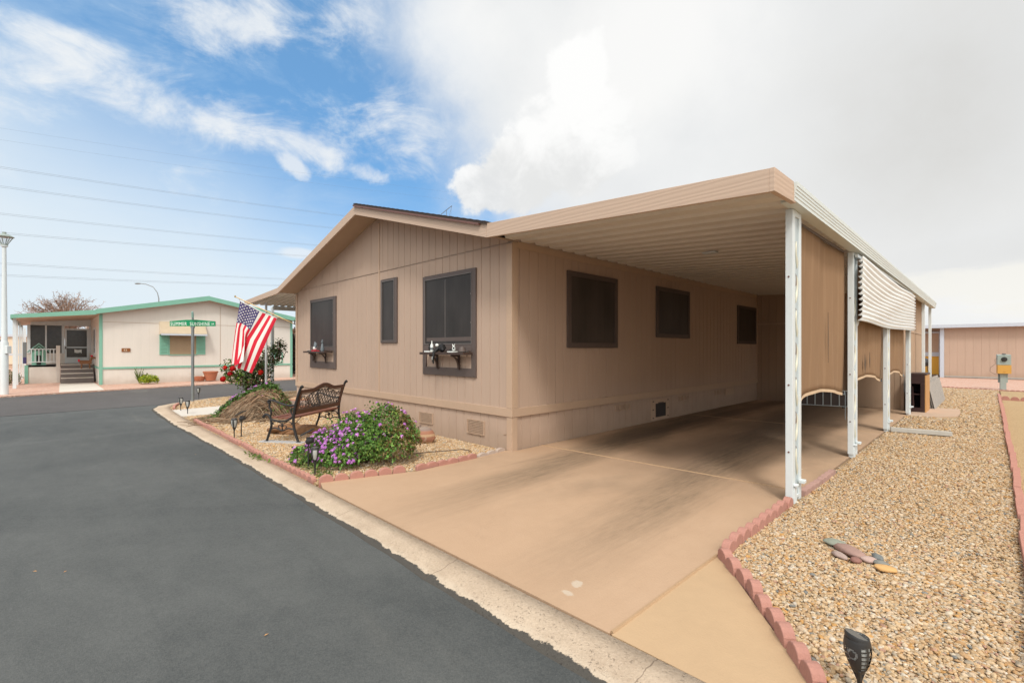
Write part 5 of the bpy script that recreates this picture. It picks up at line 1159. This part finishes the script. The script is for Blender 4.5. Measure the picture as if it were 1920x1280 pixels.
pebbles('pebbles', bed1, 4600, .0100, 1, 'pale tan pebbles around the bench and the purple bush', gain=1.14); pebbles('pebbles', bed2, 1900, .0135, 1, 'pale tan pebbles around the walk and the street sign', mask=inwalk, gain=1.12)
# loose stones set out in the pebbles: a little lizard of flat stones
def stone(x, y, z, r, rot, col, label, seed):
    m = M('stone_%s' % seed, col, .8, .12, 12, 40, .003); MT['_s%d' % seed] = m
    mb = MB(); mb.blob((0, 0, 0), r, seed, .22, 1.4, 3); o = mb.build('stone', '_s%d' % seed, None, True, loc=(x, y, z), angle=180); o.rotation_euler = (.05, .03, rot); return tag(o, label, 'stone', 'flat stones laid out as a lizard')
th2 = R(-25)
stone(4.085, -.575, .035, (.075, .052, .022), R(10), (.235, .25, .20), 'grey-green pointed stone, the head of the stone lizard', 1)
stone(4.20, -.69, .04, (.12, .055, .03), R(-32), (.32, .20, .165), 'long mauve stone, the body of the stone lizard', 2)
stone(4.16, -.80, .03, (.06, .03, .02), R(-30), (.36, .27, .235), 'pinkish slim stone below the mauve body', 3)
stone(4.255, -.815, .03, (.035, .035, .02), R(0), (.25, .12, .095), 'small dark red round stone under the mauve body', 4)
stone(4.315, -.735, .03, (.055, .035, .02), R(20), (.42, .30, .26), 'pale pink stone behind the mauve body', 5)
stone(4.355, -.665, .035, (.055, .03, .022), R(-60), (.16, .17, .165), 'dark grey upright stone near the lizard tail', 6)
stone(4.385, -.745, .03, (.045, .03, .016), R(10), (.20, .20, .18), 'flat grey stone at the lizard tail', 7)
stone(4.42, -.82, .03, (.065, .04, .018), R(15), (.56, .33, .13), 'orange flat stone, the lizard tail tip', 8)
rk = MB(); rk.blob((-.10, 0, .05), (.40, .26, .10), 5, .35, 1.5, 3); rk.blob((.34, .03, .05), (.36, .17, .07), 8, .5, 1.9, 3); rk.blob((-.34, -.03, .08), (.24, .24, .11), 12, .55, 1.8, 3)
o = rk.build('rock', 'sandstone', None, True, loc=(-3.72, -1.52, -.01), angle=180); o.rotation_euler = (0, 0, AZ); tag(o, 'low brown sandstone boulder lying under the bench', 'rock')
# clay jars lying on their sides
def jar(label, loc, rot, s, tilt):
    t = thing('clay_jar', label, 'jar', loc, rot, 'striped clay jars lying in the gravel bed')
    prof = [(.001, 0), (.09, .0), (.15, .06), (.19, .15), (.20, .24), (.18, .33), (.13, .40), (.115, .43), (.14, .46), (.145, .475), (.12, .475), (.10, .43), (.15, .33), (.001, .2)]
    mb = MB(); mb.lathe([(r * s, z * s) for r, z in prof], 28, Matrix.Translation((0, 0, .165 * s)) @ Matrix.Rotation(R(tilt), 4, 'Y') @ Matrix.Translation((0, 0, -.2 * s))); mb.build('body', 'pot', t, True); return t
jar('striped clay jar lying tilted against the house right of the purple bush', (-1.42, -.52, 0.0), R(222), .68, 55)
jar('striped clay jar lying behind the bench beside the dry bush', (-6.35, -.75, 0.0), R(60), 1.1, 75)
o = MB().cbox((0, 0, .01), (.5, .35, .05)).build('paver', 'grey_paver', None, bevel=.008, loc=(-6.6, -.35, .0)); tag(o, 'pale grey stepping stone behind the bench by the house wall', 'paver')
mb = MB(); mb.blob((0, 0, 0), (.22, .15, .09), 21, .3, 1.6, 3); o = mb.build('rock', 'terracotta', None, True, loc=(-6.75, -.55, .16), angle=180); tag(o, 'orange-red broken clay lump leaning behind the striped jar', 'rock')
o = MB().tube([(-.5, 0, .02), (-.2, .03, .05), (.1, 0, .08), (.28, -.02, .10), (.37, -.01, .085), (.42, 0, .05)], [.007] * 4 + [.008, .004], 6).build('twig', 'bark', None, True, loc=(-.42, -.95, .02)); o.rotation_euler = (0, 0, AZ); tag(o, 'thin bent dry twig lying on the gravel beside the driveway', 'twig')
# ================================================================== PLANTS
def unit(a): return a / np.maximum(np.linalg.norm(a, axis=-1, keepdims=True), 1e-9)
def leaves(name, P, N, size, cols, mat='leaf', parent=None, asp=.55, jit=.7, fold=.25, kind=None):
    """one folded leaf (4 triangles round a midrib) at each point"""
    n = len(P); N = unit(N + rng.normal(0, jit, (n, 3))); T = unit(np.cross(N, rng.normal(size=(n, 3)))); B = np.cross(N, T)
    s = size * rng.uniform(.6, 1.3, (n, 1)); w = s * asp
    v0 = P; v1 = P + T * s * .5 + B * w * .5 + N * fold * w; v2 = P + T * s; v3 = P + T * s * .5 - B * w * .5 + N * fold * w; v4 = P + T * s * .5
    V = np.stack([v0, v1, v2, v3, v4], 1).reshape(-1, 3); b = np.arange(n)[:, None] * 5
    F = np.concatenate([b + np.array([[0, 4, 1]]), b + np.array([[4, 2, 1]]), b + np.array([[0, 3, 4]]), b + np.array([[3, 2, 4]])])
    col = np.repeat(cols, 5, 0); o = npmesh(name, V, F, mat, parent, col)
    if kind: o['kind'] = kind
    return o
def shell(c, r, n, lo=.7, hi=1.05, zmin=-.2):
    d = unit(rng.normal(size=(n * 2, 3))); d = d[d[:, 2] > zmin][:n]; n = len(d)
    from mathutils import noise as mn
    k = rng.uniform(lo, hi, (n, 1)) ** .6 * (1 + .22 * np.array([mn.noise(Vector(q * 2.3) + Vector(c)) for q in d])[:, None])
    return np.array(c) + d * k * np.array(r), d
def stems_mesh(name, paths, r, cols, parent=None, mat='stem'):
    """3-sided thin stems along polylines (n,k,3)"""
    paths = np.asarray(paths); n, k, _ = paths.shape
    T = unit(np.gradient(paths, axis=1)); A = unit(np.cross(T, np.array([.3, .2, .9]))); B = np.cross(T, A)
    tap = np.linspace(1, .45, k)[None, :, None] * (r if np.isscalar(r) else np.asarray(r)[:, None, None])
    ring = [paths + (A * cos(q) + B * sin(q)) * tap for q in (0, 2.09, 4.19)]
    V = np.stack(ring, 2).reshape(-1, 3); F = []
    idx = np.arange(n)[:, None, None] * (k * 3)
    for i in range(k - 1):
        for q in range(3): F.append(np.stack([idx[:, 0, 0] + i * 3 + q, idx[:, 0, 0] + i * 3 + (q + 1) % 3, idx[:, 0, 0] + (i + 1) * 3 + (q + 1) % 3, idx[:, 0, 0] + (i + 1) * 3 + q], 1))
    F = np.concatenate(F); return npmesh(name, V, F, mat, parent, np.repeat(cols, k * 3, 0))
def greens(n, base, var=.35, warm=.1):
    b = np.array(base) * np.exp(rng.normal(0, var, (n, 1))); b[:, 0] *= 1 + rng.normal(0, warm, n); return np.clip(b, .004, .5)
def cluster_mesh(name, r, nb, col, mat='petal'):
    """a rounded head of many little petals"""
    d = unit(rng.normal(size=(nb, 3))); d[:, 2] = np.abs(d[:, 2]) * .9 + .05; d = unit(d); P = d * r * np.array([1, 1, .62])
    T = unit(np.cross(d, rng.normal(size=(nb, 3)))); B = np.cross(d, T); s = r * .42
    V = np.stack([P + T * s, P + B * s, P - T * s, P - B * s], 1).reshape(-1, 3) ; F = np.arange(nb * 4).reshape(-1, 4)
    c_ = np.array(col) * rng.uniform(.75, 1.25, (nb, 1)); o = npmesh(name, V, F, mat, None, np.clip(np.repeat(c_, 4, 0), 0, .9)); return o
PURP = [cluster_mesh('flower', .024, 26, c_) for c_ in ((.62, .24, .66), (.68, .30, .72), (.55, .19, .58), (.72, .38, .74))]
for o in PURP: COL.objects.unlink(o)
def place_flowers(parent, P, N, name='flower', lim=100, srcs=PURP, sc0=1.0):
    for i in range(min(lim, len(P))):
        o = srcs[i % len(srcs)].copy(); COL.objects.link(o); o.name = name; o.parent = parent; o.location = tuple(P[i]); s = sc0 * rng.uniform(.75, 1.25); o.scale = (s, s, s)
        o.rotation_euler = Vector(N[i]).to_track_quat('Z', 'Y').to_euler()
    if len(P) > lim:
        V = []; F = []; C_ = []; off = 0
        for i in range(lim, len(P)):
            me = srcs[i % len(srcs)].data; v = np.empty(len(me.vertices) * 3, np.float32); me.vertices.foreach_get('co', v); v = v.reshape(-1, 3)
            c_ = np.empty(len(v) * 4, np.float32); me.color_attributes['Col'].data.foreach_get('color', c_)
            q = np.array(Vector(N[i]).to_track_quat('Z', 'Y').to_matrix()); V.append(v @ q.T * sc0 * rng.uniform(.7, 1.1) + P[i]); F.append(np.arange(len(v)).reshape(-1, 4) + off); C_.append(c_.reshape(-1, 4)[:, :3]); off += len(v)
        o = npmesh('flowers', np.concatenate(V), np.concatenate(F), 'petal', parent, np.concatenate(C_)); o['kind'] = 'stuff'
# ---- big purple lantana
la = thing('lantana_bush', 'full green lantana bush covered in purple flower heads at the bed corner', 'flower bush', (-.93, -1.86, 0)); la.scale = (.84, .84, .97)
blobs = [((.16, .36, .30), (.50, .46, .44), 2900, 0), ((-.12, .02, .28), (.46, .44, .37), 2600, 0), ((-.38, -.32, .17), (.40, .36, .24), 2000, 0), ((.22, -.06, .20), (.40, .38, .32), 1900, 0), ((-.02, -.42, .10), (.42, .26, .18), 1400, 0), ((-.55, -.52, .10), (.24, .18, .16), 700, 0), ((.42, .30, .18), (.30, .34, .30), 1000, 0), ((-.52, -.74, .08), (.22, .16, .15), 520, 0), ((.12, .28, .30), (.54, .48, .44), 420, 1), ((-.25, -.1, .22), (.56, .48, .36), 330, 1)]
Ps, Ns, Cs = [], [], []
for c_, r_, n_, _ in blobs:
    p, d = shell(c_, r_, n_, *((.9, 1.13) if _ else (.7, 1.05))); p[:, 2] = np.maximum(p[:, 2], .015 + rng.random(len(p)) * .03); Ps.append(p); Ns.append(d + np.array([0, 0, .4]))
    g = greens(len(p), (.105, .205, .038), .38, .12)
    side = p @ np.array([cA, sA, 0]); dry = (rng.random(len(p)) < np.clip((side - .28) * 1.6, 0, .6)); g[dry] = np.array([.21, .155, .055]) * rng.uniform(.6, 1.3, (dry.sum(), 1)); yl = rng.random(len(p)) < .09; g[yl] = np.array([.20, .26, .05]) * rng.uniform(.7, 1.2, (yl.sum(), 1)); Cs.append(g)
leaves('foliage', np.concatenate(Ps), np.concatenate(Ns), .050, np.concatenate(Cs), parent=la)
n = 420; a = rng.uniform(0, 2 * pi, n); st0 = np.stack([.1 * np.cos(a), .1 * np.sin(a), np.zeros(n)], 1); tp = []
for i in range(n): c_, r_, _, _ = blobs[rng.integers(0, 8)]; q, d = shell(c_, r_, 24, .9, 1.12, -.1); tp.append(q[0])
tp = np.array(tp); t = np.linspace(0, 1, 6)[None, :, None]; pa = st0[:, None] * (1 - t) + tp[:, None] * t + np.array([0, 0, .16]) * np.sin(pi * t); pa[..., 2] = np.maximum(pa[..., 2], .01)
stems_mesh('stems', pa, .0032, np.array([.16, .11, .06]) * rng.uniform(.6, 1.4, (n, 1)), la)
FP, FN = [], []
for (c_, r_, _, _), k in zip(blobs, (70, 110, 150, 20, 90, 24, 5, 10)):
    p, d = shell(c_, r_, k * 3, .98, 1.14, .0); s = p @ np.array([cA, sA, 0]); f = p @ np.array([-sA, cA, 0]); keep = rng.random(len(p)) < np.clip(.95 - (s + .15) * 1.5, .10, 1) * np.where(p[:, 2] > .5, .5, 1) * np.where(f < .15 + .2 * (p[:, 2] > .4), 1, .35); p, d = p[keep][:k], d[keep][:k]; FP.append(p + d * .012); FN.append(d + np.array([0, 0, .5]))
FP = np.concatenate(FP); FN = np.concatenate(FN); FP[:, 2] = np.maximum(FP[:, 2], .05); o_r = np.argsort(FP @ np.array([-sA, cA, 0])); place_flowers(la, FP[o_r], FN[o_r])
# trailing weeds round it
wp = np.stack([rng.uniform(-1.75, -.3, 1500), rng.uniform(-2.62, -2.2, 1500), rng.uniform(.02, .05, 1500)], 1); wk = (wp[:, 0] < -1.05) | (wp[:, 1] < -2.42) ; wp = wp[wk & (np.sin(wp[:, 0] * 9) + np.sin(wp[:, 1] * 13 + wp[:, 0] * 4) > -.2)][:620]; wp = wp[(wp[:, 0] < -.5)]
o = leaves('weeds', wp, np.tile([0, 0, 1.0], (len(wp), 1)), .04, greens(len(wp), (.16, .20, .055), .3), jit=.5); tag(o, 'thin pale green weeds creeping over the gravel in front of the purple bush', 'weeds', kind='stuff')
wp = np.stack([rng.normal(-2.15, .14, 60), rng.normal(-2.80, .022, 60), rng.uniform(.015, .05, 60)], 1); o = leaves('weeds', wp, np.tile([0, 0, 1.0], (60, 1)), .05, greens(60, (.15, .22, .05), .3), jit=.6); tag(o, 'little tuft of weeds growing on the gutter by the long red edging', 'weeds', kind='stuff')
# ---- half-dead lantana heap
dl = thing('dry_bush', 'heap of dry brown lantana stems with a fringe of green leaves behind the bench', 'bush', (-6.5, -1.62, 0), AZ)
n = 2600; u = rng.uniform(-1, 1, n); v = rng.uniform(-1, 1, n); t = np.linspace(0, 1, 9)
def mound(x, y):
    xx = np.where(x < .36, (.36 - x) / 1.08, (x - .36) / .46); return .60 * np.clip(1 - np.where(x < .36, xx ** 1.25, xx ** 2.2) - (y / .60) ** 2, 0, 1) ** .72
x1 = .42 + .30 * rng.normal(0, .75, n); y1 = rng.normal(0, .26, n); x0 = x1 - rng.uniform(.35, 1.05, n); y0 = y1 + rng.normal(-.06, .24, n) - .12
PX = x1[:, None] + (x0 - x1)[:, None] * t; PY = y1[:, None] + (y0 - y1)[:, None] * t; PZ = mound(PX, PY) * rng.uniform(.80, 1.05, (n, 1)) + .02 + .03 * np.sin(PX * 11 + u[:, None] * 6)
sc2 = np.array([.195, .125, .077]) * np.exp(rng.normal(0, .38, (n, 1))); ol = rng.random(n) < .25; sc2[ol] = np.array([.33, .25, .17]) * rng.uniform(.7, 1.2, (ol.sum(), 1))
stems_mesh('dry_stems', np.stack([PX, PY, PZ], -1), rng.uniform(.005, .011, n), sc2, dl)
Vm = []; Fm = []; G_ = 24
for i in range(G_ + 1):
    for j in range(G_ + 1): x = -.75 + 1.75 * i / G_; y = -.7 + 1.4 * j / G_; Vm.append((x, y, float(mound(np.array(x), np.array(y))) * .86 - .02))
for i in range(G_):
    for j in range(G_): a = i * (G_ + 1) + j; Fm.append((a, a + G_ + 1, a + G_ + 2, a + 1))
npmesh('litter', Vm, Fm, M('dead_leaf_litter', (.115, .075, .045), .95, .35, 14, 40, .015), dl, smooth=True)
def fringe(x, y, n): return np.stack([x, y, mound(x, y) + rng.uniform(.0, .09, n)], 1)
xs = rng.uniform(-.76, .50, 2600); p1 = fringe(xs, .05 + rng.normal(0, .12, 2600), 2600); p1[:, 2] = np.maximum(p1[:, 2], .02); p1[:, 2] += .05
xs = rng.normal(.66, .13, 420); p2 = fringe(xs, rng.normal(-.02, .2, 420), 420); p3 = np.stack([rng.normal(-.62, .12, 160), rng.normal(-.25, .12, 160), rng.uniform(.02, .06, 160)], 1)
pp = np.concatenate([p1, p2, p3]); leaves('green_fringe', pp, np.tile([0, -.2, 1.0], (len(pp), 1)), .06, greens(len(pp), (.085, .155, .035), .35), parent=dl)
pb = fringe(rng.uniform(-.6, .9, 500), rng.normal(-.1, .2, 500), 500); leaves('dry_leaves', pb, np.tile([0, -.3, 1.0], (500, 1)), .035, np.array([.30, .18, .07]) * rng.uniform(.5, 1.4, (500, 1)), parent=dl)
fx = rng.uniform(-.72, .40, 24); fy = .0 + rng.normal(0, .09, 24); place_flowers(dl, np.concatenate([fringe(fx, fy, 24) + [0, 0, .09], np.array([[.38, -.30, .50], [.55, -.22, .45]])]), np.tile([0, -.3, 1.0], (26, 1)), sc0=1.15)
# ---- red rose bush behind the flag
ro = thing('rose_bush', 'leafy rose bush with red blooms under the flag', 'rose bush', (-11.0, -.40, 0), AZ)
rb = [((-.42, 0, .86), (.42, .34, .34), 560), ((-.15, .1, .62), (.34, .34, .36), 520), ((.14, .1, .60), (.40, .36, .42), 900), ((.26, .12, .95), (.38, .32, .36), 560), ((.36, .62, 1.30), (.30, .28, .34), 430), ((.50, .75, 1.56), (.26, .22, .26), 260), ((.1, .1, 1.0), (.3, .3, .3), 260), ((-.55, -.05, .64), (.26, .2, .2), 170)]
Ps, Ns, Cs = [], [], []
for i, (c_, r_, n_) in enumerate(rb):
    p, d = shell(c_, r_, n_, .25, 1.15, -1); Ps.append(p); Ns.append(d + np.array([0, 0, .3])); g = greens(len(p), (.055, .085, .026) if c_[0] > 0 else (.085, .15, .035), .45, .2)
    if c_[0] < 0: y = rng.random(len(p)) < .22; g[y] = np.array([.25, .36, .04]) * rng.uniform(.7, 1.2, (y.sum(), 1))
    rdz = rng.random(len(p)) < .10; g[rdz] = np.array([.12, .05, .035]) * rng.uniform(.6, 1.3, (rdz.sum(), 1)); Cs.append(g)
leaves('foliage', np.concatenate(Ps), np.concatenate(Ns), .075, np.concatenate(Cs), parent=ro, asp=.65)
mb = MB()
for x0, x1, z1, rr_ in ((-.18, -.14, .55, .034), (-.12, -.28, .8, .026), (-.14, -.06, .7, .028), (.1, .2, .7, .022), (.14, .3, 1.2, .02), (.18, .42, 1.5, .016), (.05, .0, 1.0, .018), (.25, .42, .9, .02)):
    mb.tube([(x0, 0, -.02), (x0 + (x1 - x0) * .3 + .03, .03, z1 * .35), (x0 + (x1 - x0) * .7 - .02, .05, z1 * .7), (x1, .08, z1)], [rr_, rr_ * .9, rr_ * .75, rr_ * .4], 7)
mb.build('stem', 'bark', ro, True)
RED = [cluster_mesh('rose', .075, 46, c_) for c_ in ((.50, .012, .012), (.60, .02, .012), (.38, .006, .012))]
for o in RED: COL.objects.unlink(o)
place_flowers(ro, np.array([(-.33, -.38, .92), (-.62, -.28, .94), (-.42, -.36, .76), (-.72, -.2, .60), (.46, -.30, .80), (-.10, -.3, 1.05)]), np.array([[0, -1, .6]] * 6), 'rose', srcs=RED, sc0=.95)
# ---- small shrubs by the cream house
def shrub(name, label, loc, r, n, col, size=.06, cat='shrub'):
    t = thing(name, label, cat, loc); p, d = shell((0, 0, r[2] * .75), r, n, .4, 1.05, -.6); p[:, 2] = np.maximum(p[:, 2], .02); leaves('foliage', p, d + np.array([0, 0, .5]), size, greens(len(p), col, .4), parent=t)
    k = 24; a = rng.uniform(0, 2 * pi, k); tp = np.stack([r[0] * .7 * np.cos(a), r[1] * .7 * np.sin(a), np.full(k, r[2] * 1.1)], 1); s = np.linspace(0, 1, 5)[None, :, None]; stems_mesh('stems', tp[:, None] * s * np.array([1, 1, 1]), .012, np.array([.15, .1, .06]) * rng.uniform(.7, 1.3, (k, 1)), t); return t
shrub('bright_shrub', 'small bright yellow-green shrub in front of the cream wall', (-20.35, -1.75, .05), (.34, .34, .20), 900, (.27, .34, .025), .08)
ag = thing('spiky_plant', 'thin upright grassy plant beside the bright small shrub', 'plant', (-20.55, -2.05, .05)); n = 40; a = rng.uniform(0, 2 * pi, n); tp = np.stack([.16 * np.cos(a), .16 * np.sin(a), rng.uniform(.25, .68, n)], 1); s = np.linspace(0, 1, 6)[None, :, None]; stems_mesh('leaves', tp[:, None] * np.concatenate([s ** 1.4, s ** 1.4, s], 2), .012, greens(n, (.14, .19, .05), .3), ag)
shrub('yard_shrub', 'green shrub growing between the street lamp and the porch posts', (-27.5, -9.25, 0), (.9, .9, .75), 1400, (.14, .16, .03), .12); shrub('yard_shrub', 'taller yellowish shrub far behind the street lamp', (-33.5, -11.0, 0), (1.1, 1.2, 1.1), 1500, (.22, .23, .05), .14)
shrub('yard_shrub', 'grey-green low shrub at the foot of the white porch posts', (-23.8, -6.0, 0), (.45, .4, .34), 600, (.13, .14, .06), .08)
sp3 = MB().box(-.06, 0, 0, .06, .03, .95).build('banner', 'galv', None, loc=(-25.2, -5.55, .85)); sp3.rotation_euler = (0, 0, R(90)); tag(sp3, 'narrow grey hanging banner between the porch posts', 'banner'); MB().box(-.055, -.006, .0, .055, -.001, .28).build('purple_end', 'flag_blue', sp3)
# ---- bare tree beyond the cream house
tr = thing('bare_tree', 'almost leafless tree with a rounded twiggy crown behind the cream house', 'tree', (-64.6, -3.4, 0))
tg = np.random.default_rng(4)
mb = MB(); mb.tube([(0, 0, -.05), (.05, .03, 1.2), (.0, .1, 2.4)], [.24, .19, .15], 8); mb.build('trunk', 'bark', tr, True)
n = 150; d = unit(tg.normal(size=(n, 3))); ends = np.array([0, 0, 5.35]) + d * np.array([3.3, 3.3, 2.0]) * tg.uniform(.35, 1.0, (n, 1)) ** .5; ends[:, 2] = np.maximum(ends[:, 2], 3.4)
t5 = np.linspace(0, 1, 6)[None, :, None]; base = np.array([0, .1, 2.3]) + np.array([0, 0, 1.0]) * tg.uniform(0, .8, (n, 1)); bow = np.array([0, 0, .7]) * np.sin(pi * t5) + tg.normal(0, .12, (n, 6, 3)) * np.sin(pi * t5)
limbs = base[:, None] * (1 - t5) + ends[:, None] * t5 + bow
m2 = 1500; k2 = tg.integers(0, n, m2); s2 = tg.integers(3, 6, m2); a0 = limbs[k2, s2]; dd = unit(tg.normal(size=(m2, 3)) + unit(ends[k2] - np.array([0, 0, 4.6])) * .9) * tg.uniform(.35, .95, (m2, 1)); tw_p = a0[:, None] + dd[:, None] * t5 + tg.normal(0, .05, (m2, 6, 3)) * t5
stems_mesh('crown', np.concatenate([limbs, tw_p]), np.concatenate([np.full(n, .05), np.full(m2, .019)]), np.array([.34, .25, .20]) * tg.uniform(.7, 1.3, (n + m2, 1)), tr)
tips = tw_p[:, 2:].reshape(-1, 3); tips = tips[tg.random(len(tips)) < .22]; leaves('dry_leaves', tips, tg.normal(size=tips.shape), .15, np.array([.36, .20, .11]) * tg.uniform(.6, 1.4, (len(tips), 1)), parent=tr)
# ================================================================== FIGURINES ON THE SHELVES
Z0 = 1.446
def small(name, label, loc, parts, cat, rot=0):
    t = thing(name, label, cat, loc, rot)
    for nm, mat, fn in parts: mb = MB(); fn(mb); mb.build(nm, mat, t, True)
    return t
def cat_(h): return [('body', 'steel_wire', lambda m: (m.lathe([(.001, 0), (.035, 0), (.045, .03 * h), (.03, .10 * h), (.018, .15 * h), (.001, .16 * h)], 12), m.blob((0, -.005, .175 * h), (.024, .026, .024), 3, .1, 1, 2), m.prism([(-.02, .19 * h), (-.006, .195 * h), (-.014, .225 * h)], -.01, .006, 'y'), m.prism([(.02, .19 * h), (.006, .195 * h), (.014, .225 * h)], -.01, .006, 'y')))]
small('cat_figurine', 'slim dark grey cat figurine on the right of the farther window shelf', (-6.36, -.13, Z0), cat_(1.25), 'figurine')
small('bird_figurine', 'white and dark bird ornament on a red base on the farther window shelf', (-6.78, -.13, Z0), [('base', 'flag_red', lambda m: m.box(-.10, -.06, 0, .10, .06, .022)), ('body', 'letter', lambda m: m.blob((-.02, 0, .075), (.06, .045, .055), 4, .3)), ('wing', 'steel_wire', lambda m: (m.tube([(-.02, 0, .09), (.0, 0, .17), (-.02, 0, .235)], [.04, .03, .008], 7), m.tube([(.02, 0, .09), (.05, 0, .16), (.04, 0, .21)], [.03, .022, .006], 7)))], 'figurine')
small('saucer', 'small pale dish at the left end of the farther window shelf', (-7.12, -.14, Z0), [('dish', 'letter', lambda m: m.lathe([(.001, 0), (.05, 0), (.075, .018), (.07, .02), (.001, .008)], 18))], 'dish')
small('bottle_figurine', 'white and teal bottle-shaped ornament at the left of the nearer window shelf', (-1.83, -.13, Z0), [('base', 'letter', lambda m: m.box(-.13, -.07, 0, .03, .07, .022)), ('bottle', 'letter', lambda m: m.lathe([(.001, .022), (.026, .022), (.026, .12), (.01, .15), (.008, .19), (.001, .195)], 12)), ('label_band', 'galv', lambda m: m.lathe([(.0265, .035), (.0275, .04), (.0275, .075), (.0265, .08)], 12))], 'figurine')
small('dark_bird', 'little black bird ornament at the left end of the nearer window shelf', (-1.93, -.10, Z0 + .023), [('body', 'black', lambda m: (m.blob((0, 0, .05), (.03, .03, .05), 2, .2), m.blob((.01, -.01, .11), (.022, .022, .022), 3, .1), m.prism([(.02, .112), (.05, .106), (.02, .10)], -.006, .006, 'y')))], 'figurine')
def monkey(m): m.blob((0, 0, .07), (.075, .055, .07), 5, .25); m.tube([(-.06, -.02, .08), (-.10, -.09, .0), (-.10, -.115, -.10), (-.095, -.11, -.19)], [.038, .03, .022, .012], 8); m.tube([(.05, -.03, .06), (.10, -.05, .03)], [.03, .015], 8)
small('cat_figurine', 'black and white cat ornament lounging with its tail hanging off the nearer shelf', (-1.52, -.14, Z0 + .0), [('body', 'black', monkey), ('face', 'letter', lambda m: (m.blob((-.075, -.05, .115), (.032, .03, .03), 6, .15), m.blob((-.1, -.125, -.10), (.012, .012, .035), 6, .2)))], 'figurine')
small('bird_figurine', 'black and white wire bird ornament on the nearer window shelf', (-1.24, -.13, Z0), [('base', 'letter', lambda m: m.box(-.09, -.05, 0, .07, .05, .018)), ('body', 'letter', lambda m: (m.blob((.02, 0, .06), (.028, .026, .035), 2, .3), m.tube([(.02, 0, .08), (.05, 0, .13)], [.012, .006], 6), m.tube([(.02, 0, .08), (-.01, 0, .13)], [.012, .006], 6))), ('spots', 'black', lambda m: (m.blob((-.05, -.01, .04), (.02, .02, .022), 3, .2), m.blob((.045, -.02, .07), (.014, .014, .016), 3, .2)))], 'figurine')
small('hat_ornament', 'dark domed ornament on a pale plate at the right of the nearer shelf', (-1.0, -.13, Z0), [('plate', 'letter', lambda m: m.lathe([(.001, 0), (.06, 0), (.10, .014), (.001, .012)], 18)), ('dome', 'bronze', lambda m: m.lathe([(.001, .014), (.055, .014), (.055, .05), (.035, .085), (.001, .095)], 14))], 'figurine')
# a few fallen leaves on the road
for i, (x, y) in enumerate(((-9.4, -5.1), (-9.8, -5.0), (.3, -4.9), (.45, -4.75), (-3.2, -3.3), (2.2, -4.0))):
    a = i * 1.3; mb = MB(); mb.face([(0, -.03, .004), (.014, 0, .012), (0, .035, .006), (-.014, 0, .010)]); o = mb.build('fallen_leaf', 'ply', None, loc=(x, y, -.034)); o.scale = (.40, .40, .5); o.rotation_euler = (0, 0, a); tag(o, 'small dry orange leaf lying on the asphalt', 'leaf', 'dry leaves scattered on the asphalt')
